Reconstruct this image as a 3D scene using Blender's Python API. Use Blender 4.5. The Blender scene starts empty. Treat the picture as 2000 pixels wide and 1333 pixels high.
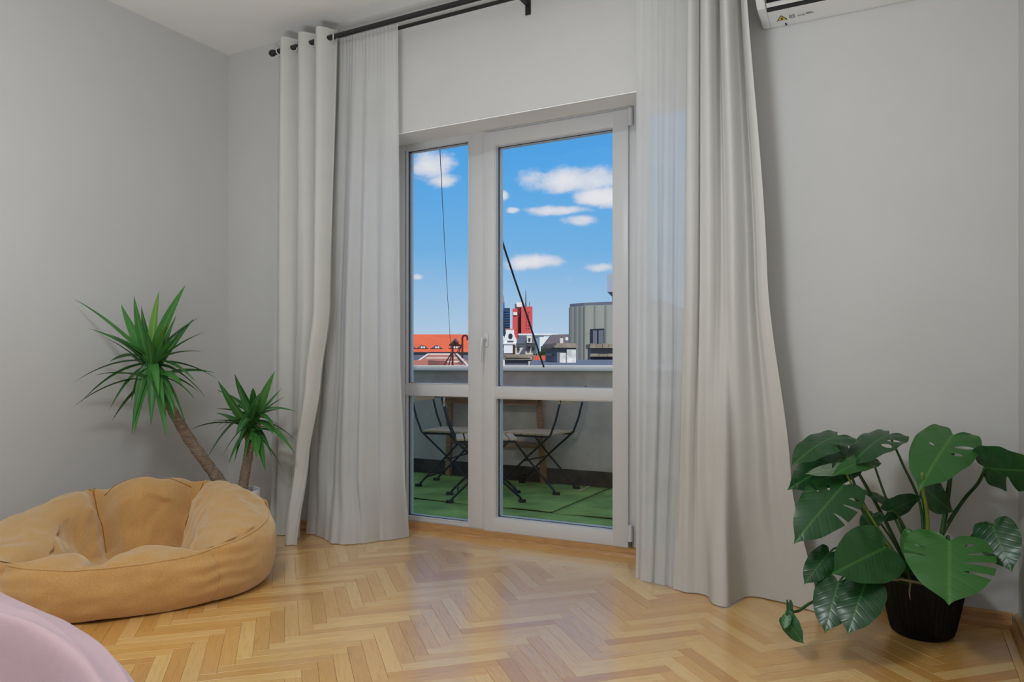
import bpy, bmesh, math, random
from math import sin, cos, pi, radians, sqrt, atan2
from mathutils import Vector, Matrix, noise

SC = bpy.context.scene
COL = SC.collection
V = Vector
# ------------------------------------------------------------------ camera
F = 1449.0                      # focal length in pixels of the 2000x1333 frame
HZ = 712.0                      # image row of the horizon
EYE = 0.95
YAW = radians(27.9)
FW = V((-sin(YAW), cos(YAW), 0)); RT = V((cos(YAW), sin(YAW), 0))
cd = bpy.data.cameras.new('camera'); cam = bpy.data.objects.new('camera', cd); COL.objects.link(cam)
cam.location = (0, 0, EYE); cam.rotation_euler = (pi/2, 0, YAW)
cd.sensor_width = 36; cd.lens = F/2000*36; cd.shift_y = (HZ-666.5)/2000; cd.clip_start = .02; cd.clip_end = 3000
SC.camera = cam
SC.view_settings.view_transform = 'Standard'; SC.view_settings.look = 'None'
SC.view_settings.exposure = 0.0; SC.view_settings.gamma = 1; SC.view_settings.use_curve_mapping = False
SC.cycles.max_bounces = 10; SC.cycles.transparent_max_bounces = 16
SC.cycles.sample_clamp_indirect = 6

def P(px, py, d):               # point seen at pixel (px, py), d metres along the view axis
    return V((0, 0, EYE)) + FW*d + RT*((px-1000)/F*d) + V((0, 0, (HZ-py)/F*d))
def onZ(px, py, z): return P(px, py, F*(EYE-z)/(py-HZ))
def onY(px, py, y):
    return P(px, py, y/(FW.y+RT.y*(px-1000)/F))
def onX(px, py, x):
    return P(px, py, x/(FW.x+RT.x*(px-1000)/F))

# ------------------------------------------------------------------ node helpers
class NT:
    def __init__(s, tree): s.t = tree; s.n = tree.nodes; s.l = tree.links
    def node(s, typ, **kw):
        n = s.n.new(typ)
        for k, v in kw.items(): setattr(n, k, v)
        return n
    def put(s, sock, v):
        if hasattr(v, 'is_linked') or isinstance(v, bpy.types.NodeSocket): s.l.new(v, sock)
        else: sock.default_value = v
    def math(s, op, a, b=None, c=None, clamp=False):
        n = s.node('ShaderNodeMath', operation=op, use_clamp=clamp)
        for i, v in enumerate((a, b, c)):
            if v is not None: s.put(n.inputs[i], v)
        return n.outputs[0]
    def vmath(s, op, a, b=None):
        n = s.node('ShaderNodeVectorMath', operation=op)
        s.put(n.inputs[0], a)
        if b is not None: s.put(n.inputs[1], b)
        return n.outputs['Value'] if op in ('DOT_PRODUCT', 'LENGTH') else n.outputs[0]
    def mix(s, fac, a, b, blend='MIX'):
        n = s.node('ShaderNodeMix', data_type='RGBA', blend_type=blend)
        s.put(n.inputs[0], fac); s.put(n.inputs[6], a); s.put(n.inputs[7], b)
        return n.outputs[2]
    def noise(s, vec, scale, detail=3, rough=.5, dist=0):
        n = s.node('ShaderNodeTexNoise'); n.inputs['Scale'].default_value = scale
        n.inputs['Detail'].default_value = detail; n.inputs['Roughness'].default_value = rough
        n.inputs['Distortion'].default_value = dist
        if vec is not None: s.l.new(vec, n.inputs['Vector'])
        return n.outputs['Fac']
    def ramp(s, fac, stops):
        n = s.node('ShaderNodeValToRGB'); e = n.color_ramp.elements
        while len(e) < len(stops): e.new(.5)
        for i, (p, c) in enumerate(stops): e[i].position = p; e[i].color = c
        s.l.new(fac, n.inputs[0]); return n.outputs[0]
    def sstep(s, x, a, b):
        n = s.node('ShaderNodeMapRange', interpolation_type='SMOOTHSTEP')
        s.put(n.inputs[0], x); n.inputs[1].default_value = a; n.inputs[2].default_value = b
        return n.outputs[0]
    def bump(s, h, strength, dist=.01):
        n = s.node('ShaderNodeBump'); n.inputs['Strength'].default_value = strength; n.inputs['Distance'].default_value = dist
        s.l.new(h, n.inputs['Height']); return n.outputs[0]

def C4(c): return (c[0], c[1], c[2], 1)
def srgb(r, g, b):
    f = lambda v: (v/255/12.92 if v/255 <= .04045 else ((v/255+.055)/1.055)**2.4)
    return (f(r), f(g), f(b))

# ------------------------------------------------------------------ world: summer sky with clouds
def build_world():
    w = bpy.data.worlds.new('sky'); SC.world = w; w.use_nodes = True
    t = NT(w.node_tree); t.n.clear()
    tc = t.node('ShaderNodeTexCoord').outputs['Generated']
    f = t.vmath('DOT_PRODUCT', tc, tuple(FW)); r = t.vmath('DOT_PRODUCT', tc, tuple(RT)); z = t.vmath('DOT_PRODUCT', tc, (0, 0, 1))
    az = t.math('ARCTAN2', r, f); el = t.math('ARCSINE', z)
    grad = t.ramp(t.math('MULTIPLY', el, 2.0, clamp=True), [
        (0.0, C4(srgb(192, 212, 228))), (.10, C4(srgb(176, 203, 228))), (.30, C4(srgb(118, 180, 230))),
        (.52, C4(srgb(84, 166, 232))), (.9, C4(srgb(66, 140, 215)))])
    vec = t.node('ShaderNodeCombineXYZ'); t.put(vec.inputs[0], az); t.put(vec.inputs[1], t.math('MULTIPLY', el, 1.7)); 
    n1 = t.noise(vec.outputs[0], 9, 8, .62); n2 = t.noise(vec.outputs[0], 34, 6, .6)
    # banks of cloud, (image col, row, half width, half height, weight)
    banks = [(838, 318, 46, 32, 1.0), (868, 355, 34, 16, .9), (1120, 352, 92, 27, 1.15), (1172, 384, 62, 20, 1.1), (1092, 411, 66, 11, 1.0),
             (1132, 430, 36, 13, 1.0), (1040, 512, 66, 17, 1.1), (981, 382, 14, 11, 1.0), (1001, 411, 15, 7, .9),
             (1178, 524, 40, 12, .8), (1110, 545, 60, 13, .5), (815, 541, 15, 8, .9), (880, 300, 22, 10, .5), (1085, 272, 26, 6, .4)]
    tot = None
    for (px, py, a, b, wt) in banks:
        A0 = atan2((px-1000)/F, 1); E0 = atan2((HZ-py)/F, sqrt(1+((px-1000)/F)**2))
        dx = t.math('DIVIDE', t.math('SUBTRACT', az, A0), a/F); dy = t.math('DIVIDE', t.math('SUBTRACT', el, E0), b/F)
        q = t.math('ADD', t.math('MULTIPLY', dx, dx), t.math('MULTIPLY', dy, dy))
        g = t.math('MULTIPLY', t.math('EXPONENT', t.math('MULTIPLY', q, -.75)), wt)
        tot = g if tot is None else t.math('MAXIMUM', tot, g)
    # the same sort of scattered cloud carries on over the rest of the sky
    wide = t.sstep(t.math('ABSOLUTE', az), .30, .5)
    rest = t.math('MULTIPLY', t.sstep(t.noise(vec.outputs[0], 3.2, 4, .5), .44, .62), wide)
    tot = t.math('MAXIMUM', tot, rest)
    dens = t.math('ADD', t.math('ADD', tot, t.math('MULTIPLY', t.math('SUBTRACT', n1, .5), 1.7)), t.math('MULTIPLY', t.math('SUBTRACT', n2, .5), .55))
    m = t.math('MULTIPLY', t.sstep(dens, .38, .78), t.sstep(tot, .08, .35))
    ccol = t.mix(t.sstep(dens, .5, 1.15), C4(srgb(196, 208, 228)), C4(srgb(240, 236, 238)))
    col = t.mix(t.math('MULTIPLY', m, .93), grad, ccol)
    bg = t.node('ShaderNodeBackground'); t.l.new(col, bg.inputs[0]); bg.inputs[1].default_value = 1.0
    out = t.node('ShaderNodeOutputWorld'); t.l.new(bg.outputs[0], out.inputs[0])
build_world()

# ------------------------------------------------------------------ sun and added room fill lights
def light(name, typ, loc, aim, energy, color=(1, 1, 1), **kw):
    d = bpy.data.lights.new(name, typ); d.energy = energy; d.color = color
    for k, v in kw.items(): setattr(d, k, v)
    o = bpy.data.objects.new(name, d); COL.objects.link(o); o.location = loc
    o.rotation_euler = (V(aim)-V(loc)).to_track_quat('-Z', 'Y').to_euler(); return o
light('sun', 'SUN', (10, -12, 16), (0, 0, 0), 3.0, (1, .95, .87), angle=radians(.6))
light('side_fill_light', 'AREA', (.30, -1.1, 1.5), (-3.66, .9, 1.3), 9, (.86, .94, 1), shape='RECTANGLE', size=1.5, size_y=1.7)  # added fill from the right, no window there; lifts the left wall
light('upward_fill_light', 'AREA', (-1.25, .35, .62), (-1.25, .36, 2.84), 56, (.86, .94, 1), shape='DISK', size=.9)  # added upward fill without a fixture, brightens the ceiling
light('overhead_fill_light', 'AREA', (-1.30, .40, 2.74), (-1.45, .5, 0), 38, (.88, .95, 1), shape='DISK', size=.5)  # added overhead fill without a fixture, brightens the floor

# ------------------------------------------------------------------ object helpers
def tag(o, label=None, cat=None, group=None, kind=None):
    if label: o['label'] = label
    if cat: o['category'] = cat
    if group: o['group'] = group
    if kind: o['kind'] = kind
    return o
def empty(name, loc, rz=0, **kw):
    o = bpy.data.objects.new(name, None); COL.objects.link(o); o.location = loc; o.rotation_euler = (0, 0, rz)
    o.empty_display_size = .05
    return tag(o, **kw)
def wloc(o):
    p = V((0, 0, 0))
    while o is not None: p += V(o.location); o = o.parent
    return p

class MB:
    def __init__(s): s.v = []; s.f = []; s.uv = None
    def add(s, vs, fs):
        b = len(s.v); s.v += [tuple(p) for p in vs]; s.f += [tuple(b+i for i in f) for f in fs]; return s
    def box(s, x0, x1, y0, y1, z0, z1, M=None, c=0):
        if c:                    # chamfered box
            bm = bmesh.new(); bmesh.ops.create_cube(bm, size=1)
            for w in bm.verts: w.co = V((x0+(w.co.x+.5)*(x1-x0), y0+(w.co.y+.5)*(y1-y0), z0+(w.co.z+.5)*(z1-z0)))
            bmesh.ops.bevel(bm, geom=bm.edges[:], offset=c, segments=2, affect='EDGES', profile=.5)
            bm.verts.index_update(); vs = [w.co.copy() for w in bm.verts]; fs = [[w.index for w in f.verts] for f in bm.faces]; bm.free()
        else:
            vs = [V((x, y, z)) for z in (z0, z1) for y in (y0, y1) for x in (x0, x1)]
            fs = [(0, 2, 3, 1), (4, 5, 7, 6), (0, 1, 5, 4), (2, 6, 7, 3), (0, 4, 6, 2), (1, 3, 7, 5)]
        if M is not None: vs = [M @ V(p) for p in vs]
        return s.add(vs, fs)
    def tube(s, pts, r, n=8, caps=True):
        pts = [V(p) for p in pts]; rs = r if isinstance(r, (list, tuple)) else [r]*len(pts)
        vs = []; up = V((0, 0, 1)); prev = None
        for i, p in enumerate(pts):
            t = (pts[min(i+1, len(pts)-1)]-pts[max(i-1, 0)]).normalized()
            a = t.cross(up) if prev is None else prev - t*prev.dot(t)
            if a.length < 1e-4: a = t.cross(V((1, 0, 0)))
            a.normalize(); prev = a; b = t.cross(a)
            vs += [p+(a*cos(2*pi*k/n)+b*sin(2*pi*k/n))*rs[i] for k in range(n)]
        fs = [(i*n+k, i*n+(k+1) % n, (i+1)*n+(k+1) % n, (i+1)*n+k) for i in range(len(pts)-1) for k in range(n)]
        if caps: fs += [tuple(range(n-1, -1, -1)), tuple(range((len(pts)-1)*n, len(pts)*n))]
        return s.add(vs, fs)
    def lathe(s, prof, n=32, c=(0, 0, 0)):
        vs = [V((c[0]+r*cos(2*pi*k/n), c[1]+r*sin(2*pi*k/n), c[2]+z)) for (r, z) in prof for k in range(n)]
        fs = [(i*n+k, i*n+(k+1) % n, (i+1)*n+(k+1) % n, (i+1)*n+k) for i in range(len(prof)-1) for k in range(n)]
        if prof[0][0] > 1e-5: fs.append(tuple(range(n-1, -1, -1)))
        if prof[-1][0] > 1e-5: fs.append(tuple(range((len(prof)-1)*n, len(prof)*n)))
        return s.add(vs, fs)
    def grid(s, rows):
        m = len(rows[0]); vs = [p for r in rows for p in r]
        return s.add(vs, [(i*m+j, i*m+j+1, (i+1)*m+j+1, (i+1)*m+j) for i in range(len(rows)-1) for j in range(m-1)])
    def prism(s, poly, ext):     # polygon of 3-D points swept by ext
        n = len(poly); e = V(ext); vs = [V(p) for p in poly]+[V(p)+e for p in poly]
        return s.add(vs, [tuple(range(n)), tuple(range(2*n-1, n-1, -1))]+[(i, i+n, (i+1) % n+n, (i+1) % n) for i in range(n)])

def mesh(name, mb, mat, smooth=False, off=None, uv=None):
    me = bpy.data.meshes.new(name); o = off or V((0, 0, 0))
    me.from_pydata([(p[0]-o[0], p[1]-o[1], p[2]-o[2]) for p in mb.v], [], mb.f); me.materials.append(mat)
    bm = bmesh.new(); bm.from_mesh(me); bmesh.ops.recalc_face_normals(bm, faces=bm.faces); bm.to_mesh(me); bm.free()
    if uv:
        L = me.uv_layers.new(name='UVMap')
        for lp in me.loops: L.data[lp.index].uv = uv[lp.vertex_index]
    if smooth:
        me.polygons.foreach_set('use_smooth', [True]*len(me.polygons))
    me.update(); return me
def obj(name, mb, mat, parent=None, smooth=False, world=True, uv=None, sharp=None, origin=None, **kw):
    off = wloc(parent) if (parent is not None and world) else (V(origin) if origin is not None else None)
    me = mesh(name, mb, mat, smooth, off, uv)
    if sharp: me.set_sharp_from_angle(angle=radians(sharp))
    o = bpy.data.objects.new(name, me); COL.objects.link(o)
    if parent is not None: o.parent = parent
    elif origin is not None: o.location = origin
    return tag(o, **kw)
def struct(name, mb, mat, parent=None, **kw): 
    return obj(name, mb, mat, parent, kind='structure' if parent is None else None, **kw)
def copy_tree(o, parent=None):
    c = o.copy(); COL.objects.link(c); c.parent = parent
    for ch in list(o.children): copy_tree(ch, c)
    return c

# ------------------------------------------------------------------ materials
def mat(name, col, rough=.5, spec=.5, metal=0, var=0, vscale=6, bump=0, bscale=60, bdist=.004, coat=0, sheen=0, stretch=None, detail=4, col2=None, coords='Object'):
    m = bpy.data.materials.new(name); m.use_nodes = True; t = NT(m.node_tree); b = t.n['Principled BSDF']
    b.inputs['Base Color'].default_value = C4(col); b.inputs['Roughness'].default_value = rough
    b.inputs['Specular IOR Level'].default_value = spec; b.inputs['Metallic'].default_value = metal
    b.inputs['Coat Weight'].default_value = coat; b.inputs['Sheen Weight'].default_value = sheen
    if var or bump or col2:
        vec = t.node('ShaderNodeTexCoord').outputs[coords]
        if stretch:
            mp = t.node('ShaderNodeMapping'); mp.inputs['Scale'].default_value = stretch; t.l.new(vec, mp.inputs[0]); vec = mp.outputs[0]
        if var or col2:
            n = t.noise(vec, vscale, detail, .6)
            lo = tuple(max(0, c*(1-var)) for c in col); hi = col2 or tuple(min(1, c*(1+var)) for c in col)
            t.l.new(t.ramp(n, [(.32, C4(lo)), (.68, C4(hi))]), b.inputs['Base Color'])
        if bump:
            t.l.new(t.bump(t.noise(vec, bscale, 5, .6), bump, bdist), b.inputs['Normal'])
    return m

M = {}
M['paint'] = mat('white_wall_paint', (.60, .595, .585), .85, .2, var=.02, vscale=2, bump=.12, bscale=180, bdist=.0015)
M['ceil'] = mat('white_ceiling_paint', (.84, .835, .82), .9, .2, bump=.1, bscale=150, bdist=.0015)
M['upvc'] = mat('white_window_plastic', (.66, .665, .675), .32, .45)
M['gasket'] = mat('dark_rubber_gasket', (.02, .022, .026), .6)
M['spacer'] = mat('silver_glazing_spacer', (.75, .76, .78), .35, .5, metal=.3)
M['black'] = mat('black_powder_coat', (.012, .012, .013), .45)
M['acwhite'] = mat('white_appliance_plastic', (.78, .785, .78), .35)
M['dark'] = mat('dark_plastic', (.012, .012, .014), .5)
M['pot_black'] = mat('black_ribbed_plastic', (.0025, .0025, .0035), .5, .2)
M['pot_white'] = mat('white_glazed_ceramic', (.72, .74, .74), .25)
M['soil'] = mat('potting_soil', (.03, .022, .015), .95, .1, var=.5, vscale=60, bump=.8, bscale=90, bdist=.01)
M['steel'] = mat('black_steel', (.02, .02, .022), .5)
M['slat'] = mat('pale_acacia_slat', (.80, .50, .28), .6, .3, var=.2, vscale=12, stretch=(1, 8, 8))
M['tablewood'] = mat('brown_stained_wood', (.46, .22, .11), .55, .35, var=.3, vscale=10, stretch=(1, 8, 8))
M['moulding'] = mat('oak_moulding', (.50, .26, .10), .4, .45, var=.22, vscale=14, stretch=(1, 14, 14))
M['parapet'] = mat('grey_render', (.74, .58, .48), .9, .2, var=.14, vscale=5, bump=.4, bscale=60, bdist=.004)
M['flash'] = mat('dark_bitumen_flashing', (.09, .07, .055), .9, .2, var=.4, vscale=7)
M['coping'] = mat('pale_metal_coping', (.75, .74, .73), .45)
M['turf'] = mat('green_artificial_turf', (.34, .48, .12), .95, .1, var=.3, vscale=3.5, bump=.7, bscale=420, bdist=.004)
M['slab'] = mat('terrace_bitumen', (.02, .02, .02), .9, .1)
M['facade'] = mat('facade_render', (.6, .58, .54), .9, .2, bump=.4, bscale=80)
M['ground'] = mat('city_ground', (.16, .16, .16), .95, .1, var=.2)

def parquet_mat():
    m = bpy.data.materials.new('oak_parquet'); m.use_nodes = True; t = NT(m.node_tree); b = t.n['Principled BSDF']
    uv = t.node('ShaderNodeUVMap').outputs[0]
    r = t.math('FRACT', t.math('ADD', t.node('ShaderNodeObjectInfo').outputs['Random'], t.node('ShaderNodeAttribute', attribute_name='rnd').outputs['Fac']))
    r2 = t.math('FRACT', t.math('MULTIPLY', r, 17.3))
    base = t.ramp(r, [(0, C4(srgb(214, 158, 82))), (.25, C4(srgb(224, 170, 92))), (.5, C4(srgb(232, 184, 108))), (.75, C4(srgb(240, 198, 126))), (1, C4(srgb(206, 146, 72)))])
    off = t.node('ShaderNodeCombineXYZ'); t.put(off.inputs[0], t.math('MULTIPLY', r, 37)); t.put(off.inputs[1], t.math('MULTIPLY', r2, 23))
    mp = t.node('ShaderNodeMapping'); mp.inputs['Scale'].default_value = (4, 60, 1); t.l.new(t.vmath('ADD', uv, off.outputs[0]), mp.inputs[0])
    g = t.noise(mp.outputs[0], 2.2, 6, .62, .6)
    mp2 = t.node('ShaderNodeMapping'); mp2.inputs['Scale'].default_value = (9, 240, 1); t.l.new(t.vmath('ADD', uv, off.outputs[0]), mp2.inputs[0])
    fine = t.noise(mp2.outputs[0], 2.0, 3, .6)
    c = t.mix(t.math('MULTIPLY', t.sstep(g, .45, .75), .35), base, C4(srgb(150, 98, 48)), 'MIX')
    c = t.mix(t.math('MULTIPLY', t.sstep(fine, .5, .8), .28), c, C4(srgb(134, 86, 42)), 'MIX')
    t.l.new(c, b.inputs['Base Color'])
    t.l.new(t.math('ADD', .24, t.math('MULTIPLY', fine, .14)), b.inputs['Roughness'])
    b.inputs['Specular IOR Level'].default_value = .6; b.inputs['Coat Weight'].default_value = 1.0; b.inputs['Coat Roughness'].default_value = .22; b.inputs['Coat IOR'].default_value = 2.0
    t.l.new(t.bump(t.math('ADD', g, fine), .10, .002), b.inputs['Normal'])
    return m
M['parquet'] = parquet_mat()

def cloth_mat(name, col, transl, transp=0, weave=900, var=.04):
    m = bpy.data.materials.new(name); m.use_nodes = True; t = NT(m.node_tree); t.n.clear()
    vec = t.node('ShaderNodeTexCoord').outputs['Object']
    n = t.noise(vec, 7, 3); w = t.noise(vec, weave, 2)
    c = t.mix(n, C4(tuple(x*(1-var) for x in col)), C4(tuple(min(1, x*(1+var)) for x in col)))
    nb = t.bump(w, .15, .001)
    d = t.node('ShaderNodeBsdfDiffuse'); t.l.new(c, d.inputs[0]); t.l.new(nb, d.inputs['Normal'])
    tr = t.node('ShaderNodeBsdfTranslucent'); t.l.new(c, tr.inputs[0])
    mx = t.node('ShaderNodeMixShader'); mx.inputs[0].default_value = transl; t.l.new(d.outputs[0], mx.inputs[1]); t.l.new(tr.outputs[0], mx.inputs[2])
    res = mx.outputs[0]
    if transp:
        tp = t.node('ShaderNodeBsdfTransparent'); m2 = t.node('ShaderNodeMixShader'); m2.inputs[0].default_value = transp
        t.l.new(res, m2.inputs[1]); t.l.new(tp.outputs[0], m2.inputs[2]); res = m2.outputs[0]
    o = t.node('ShaderNodeOutputMaterial'); t.l.new(res, o.inputs[0]); return m
M['drape'] = cloth_mat('offwhite_cotton_drape', (.75, .735, .70), .28)
M['sheer'] = cloth_mat('white_sheer_voile', (.86, .86, .85), .45, .34)

def glass_mat():
    m = bpy.data.materials.new('clear_window_glass'); m.use_nodes = True; t = NT(m.node_tree); t.n.clear()
    tp = t.node('ShaderNodeBsdfTransparent'); tp.inputs[0].default_value = (.97, .98, .98, 1)
    g = t.node('ShaderNodeBsdfGlossy'); g.inputs['Roughness'].default_value = .01
    fr = t.node('ShaderNodeFresnel'); fr.inputs[0].default_value = 1.25
    mx = t.node('ShaderNodeMixShader'); t.l.new(fr.outputs[0], mx.inputs[0]); t.l.new(tp.outputs[0], mx.inputs[1]); t.l.new(g.outputs[0], mx.inputs[2])
    o = t.node('ShaderNodeOutputMaterial'); t.l.new(mx.outputs[0], o.inputs[0]); return m
M['glass'] = glass_mat()

def leaf_mat(name, c_lo, c_hi, vein, rough=.35, spec=.5, vein_w=.02, ribs=0):
    m = bpy.data.materials.new(name); m.use_nodes = True; t = NT(m.node_tree); b = t.n['Principled BSDF']
    uv = t.node('ShaderNodeUVMap').outputs[0]; sp = t.node('ShaderNodeSeparateXYZ'); t.l.new(uv, sp.inputs[0])
    rnd = t.node('ShaderNodeObjectInfo').outputs['Random']
    n = t.noise(t.node('ShaderNodeTexCoord').outputs['Object'], 14, 3)
    c = t.mix(t.math('ADD', t.math('MULTIPLY', rnd, .7), t.math('MULTIPLY', n, .3)), C4(c_lo), C4(c_hi))
    aw = t.math('ABSOLUTE', sp.outputs[1])
    mid = t.math('SUBTRACT', 1, t.sstep(aw, vein_w*.4, vein_w), clamp=True)
    if ribs:
        q = t.math('SUBTRACT', sp.outputs[0], t.math('MULTIPLY', aw, .55))
        sn = t.math('ABSOLUTE', t.math('SINE', t.math('MULTIPLY', q, ribs*pi)))
        rib = t.math('MULTIPLY', t.math('SUBTRACT', 1, t.sstep(sn, .02, .14)), .09)
        t.l.new(t.bump(t.sstep(sn, 0, .6), .13, .005), b.inputs['Normal'])
        mid = t.math('MAXIMUM', mid, rib)
    t.l.new(t.mix(t.math('MULTIPLY', mid, .75), c, C4(vein)), b.inputs['Base Color'])
    b.inputs['Roughness'].default_value = rough; b.inputs['Specular IOR Level'].default_value = spec
    b.inputs['Subsurface Weight'].default_value = 0
    tr = t.node('ShaderNodeBsdfTranslucent'); t.l.new(c, tr.inputs[0]); mx = t.node('ShaderNodeMixShader'); mx.inputs[0].default_value = .12
    o = [x for x in t.n if x.type == 'OUTPUT_MATERIAL'][0]
    t.l.new(b.outputs[0], mx.inputs[1]); t.l.new(tr.outputs[0], mx.inputs[2]); t.l.new(mx.outputs[0], o.inputs[0]); return m
M['yleaf'] = leaf_mat('yucca_leaf', (.022, .10, .028), (.07, .25, .05), (.11, .29, .06), .42, .35, .12)
M['yyoung'] = leaf_mat('young_yucca_leaf', (.10, .26, .03), (.20, .38, .05), (.25, .42, .08), .4, .5, .12)
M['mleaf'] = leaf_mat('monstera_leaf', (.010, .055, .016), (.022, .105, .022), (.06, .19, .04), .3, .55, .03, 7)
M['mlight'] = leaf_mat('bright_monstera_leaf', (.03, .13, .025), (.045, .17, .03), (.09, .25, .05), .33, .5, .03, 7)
M['munder'] = leaf_mat('pale_leaf_underside', (.16, .24, .15), (.22, .30, .2), (.3, .4, .2), .6, .3, .03, 7)
M['stem'] = mat('green_petiole', (.03, .09, .02), .45, .4, var=.3, vscale=9)
M['stem_y'] = mat('yellow_green_petiole', (.22, .30, .05), .45, .4, var=.3, vscale=9)
M['bark'] = mat('yucca_bark', (.22, .15, .105), .9, .2, col2=(.42, .33, .25), vscale=34, stretch=(1, 1, 3.2), bump=.9, bscale=70, bdist=.01)
M['root'] = mat('pale_aerial_root', (.32, .26, .17), .7, .3)

# ------------------------------------------------------------------ the room shell
XL, XR, YW, YO, YB, ZC = -3.66, .36, 3.20, 3.62, -2.5, 2.843
OX0, OX1 = -2.655, -.60         # sides of the door opening
ZI, ZO = 2.178, 2.238           # head of the opening, inner and outer edge
mb = MB(); mb.box(XL-.3, OX0, YW, YO, -.02, ZC+.1); mb.box(OX1, XR+.3, YW, YO, -.02, ZC+.1)
mb.prism([(OX0, YW, ZC+.1), (OX0, YW, ZI), (OX0, 3.545, ZO), (OX0, YO, ZO), (OX0, YO, ZC+.1)], (OX1-OX0, 0, 0))
struct('wall_window', mb, M['paint'])
struct('wall_left', MB().box(XL-.3, XL, YB-.3, YW, -.02, ZC+.1), M['paint'])
struct('wall_right', MB().box(XR, XR+.3, YB-.3, YW, -.02, ZC+.1), M['paint'])
struct('wall_back', MB().box(XL, XR, YB-.3, YB, -.02, ZC+.1), M['paint'])
struct('ceiling', MB().box(XL, XR, YB, YW, ZC, ZC+.1), M['ceil'])

# floor with herringbone blocks
floor = struct('floor', MB().box(XL-.3, XR+.3, YB-.3, 3.66, -.06, -.006), mat('floor_joint', (.10, .055, .025), .8))
BW, BL, NB = .05, .35, 7
SQ = sqrt(.5)
def clip(poly, a, b, c):        # keep a*x+b*y <= c
    out = []
    for i in range(len(poly)):
        p, q = poly[i], poly[(i+1) % len(poly)]; dp = a*p[0]+b*p[1]-c; dq = a*q[0]+b*q[1]-c
        if dp <= 0: out.append(p)
        if dp*dq < 0: s = dp/(dp-dq); out.append((p[0]+(q[0]-p[0])*s, p[1]+(q[1]-p[1])*s))
    return out
def block_mb(poly, zt=0.0, ch=.0006):
    mbk = MB(); n = len(poly); cx = sum(p[0] for p in poly)/n; cy = sum(p[1] for p in poly)/n
    ins = []
    for i in range(n):
        p0, p1, p2 = V(poly[i-1]), V(poly[i]), V(poly[(i+1) % n]); e1 = (p1-p0).normalized(); e2 = (p2-p1).normalized()
        n1 = V((-e1.y, e1.x)); n2 = V((-e2.y, e2.x)); bis = n1+n2
        k = ch/max(.3, 1+n1.dot(n2)); ins.append(p1+bis*k)
    mbk.add([(p[0], p[1], zt) for p in ins]+[(p[0], p[1], zt-ch*.8) for p in poly]+[(p[0], p[1], -.006) for p in poly],
            [tuple(range(n))]+[(i, n+i, n+(i+1) % n, (i+1) % n) for i in range(n)]+[(n+i, 2*n+i, 2*n+(i+1) % n, n+(i+1) % n) for i in range(n)])
    return mbk
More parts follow.
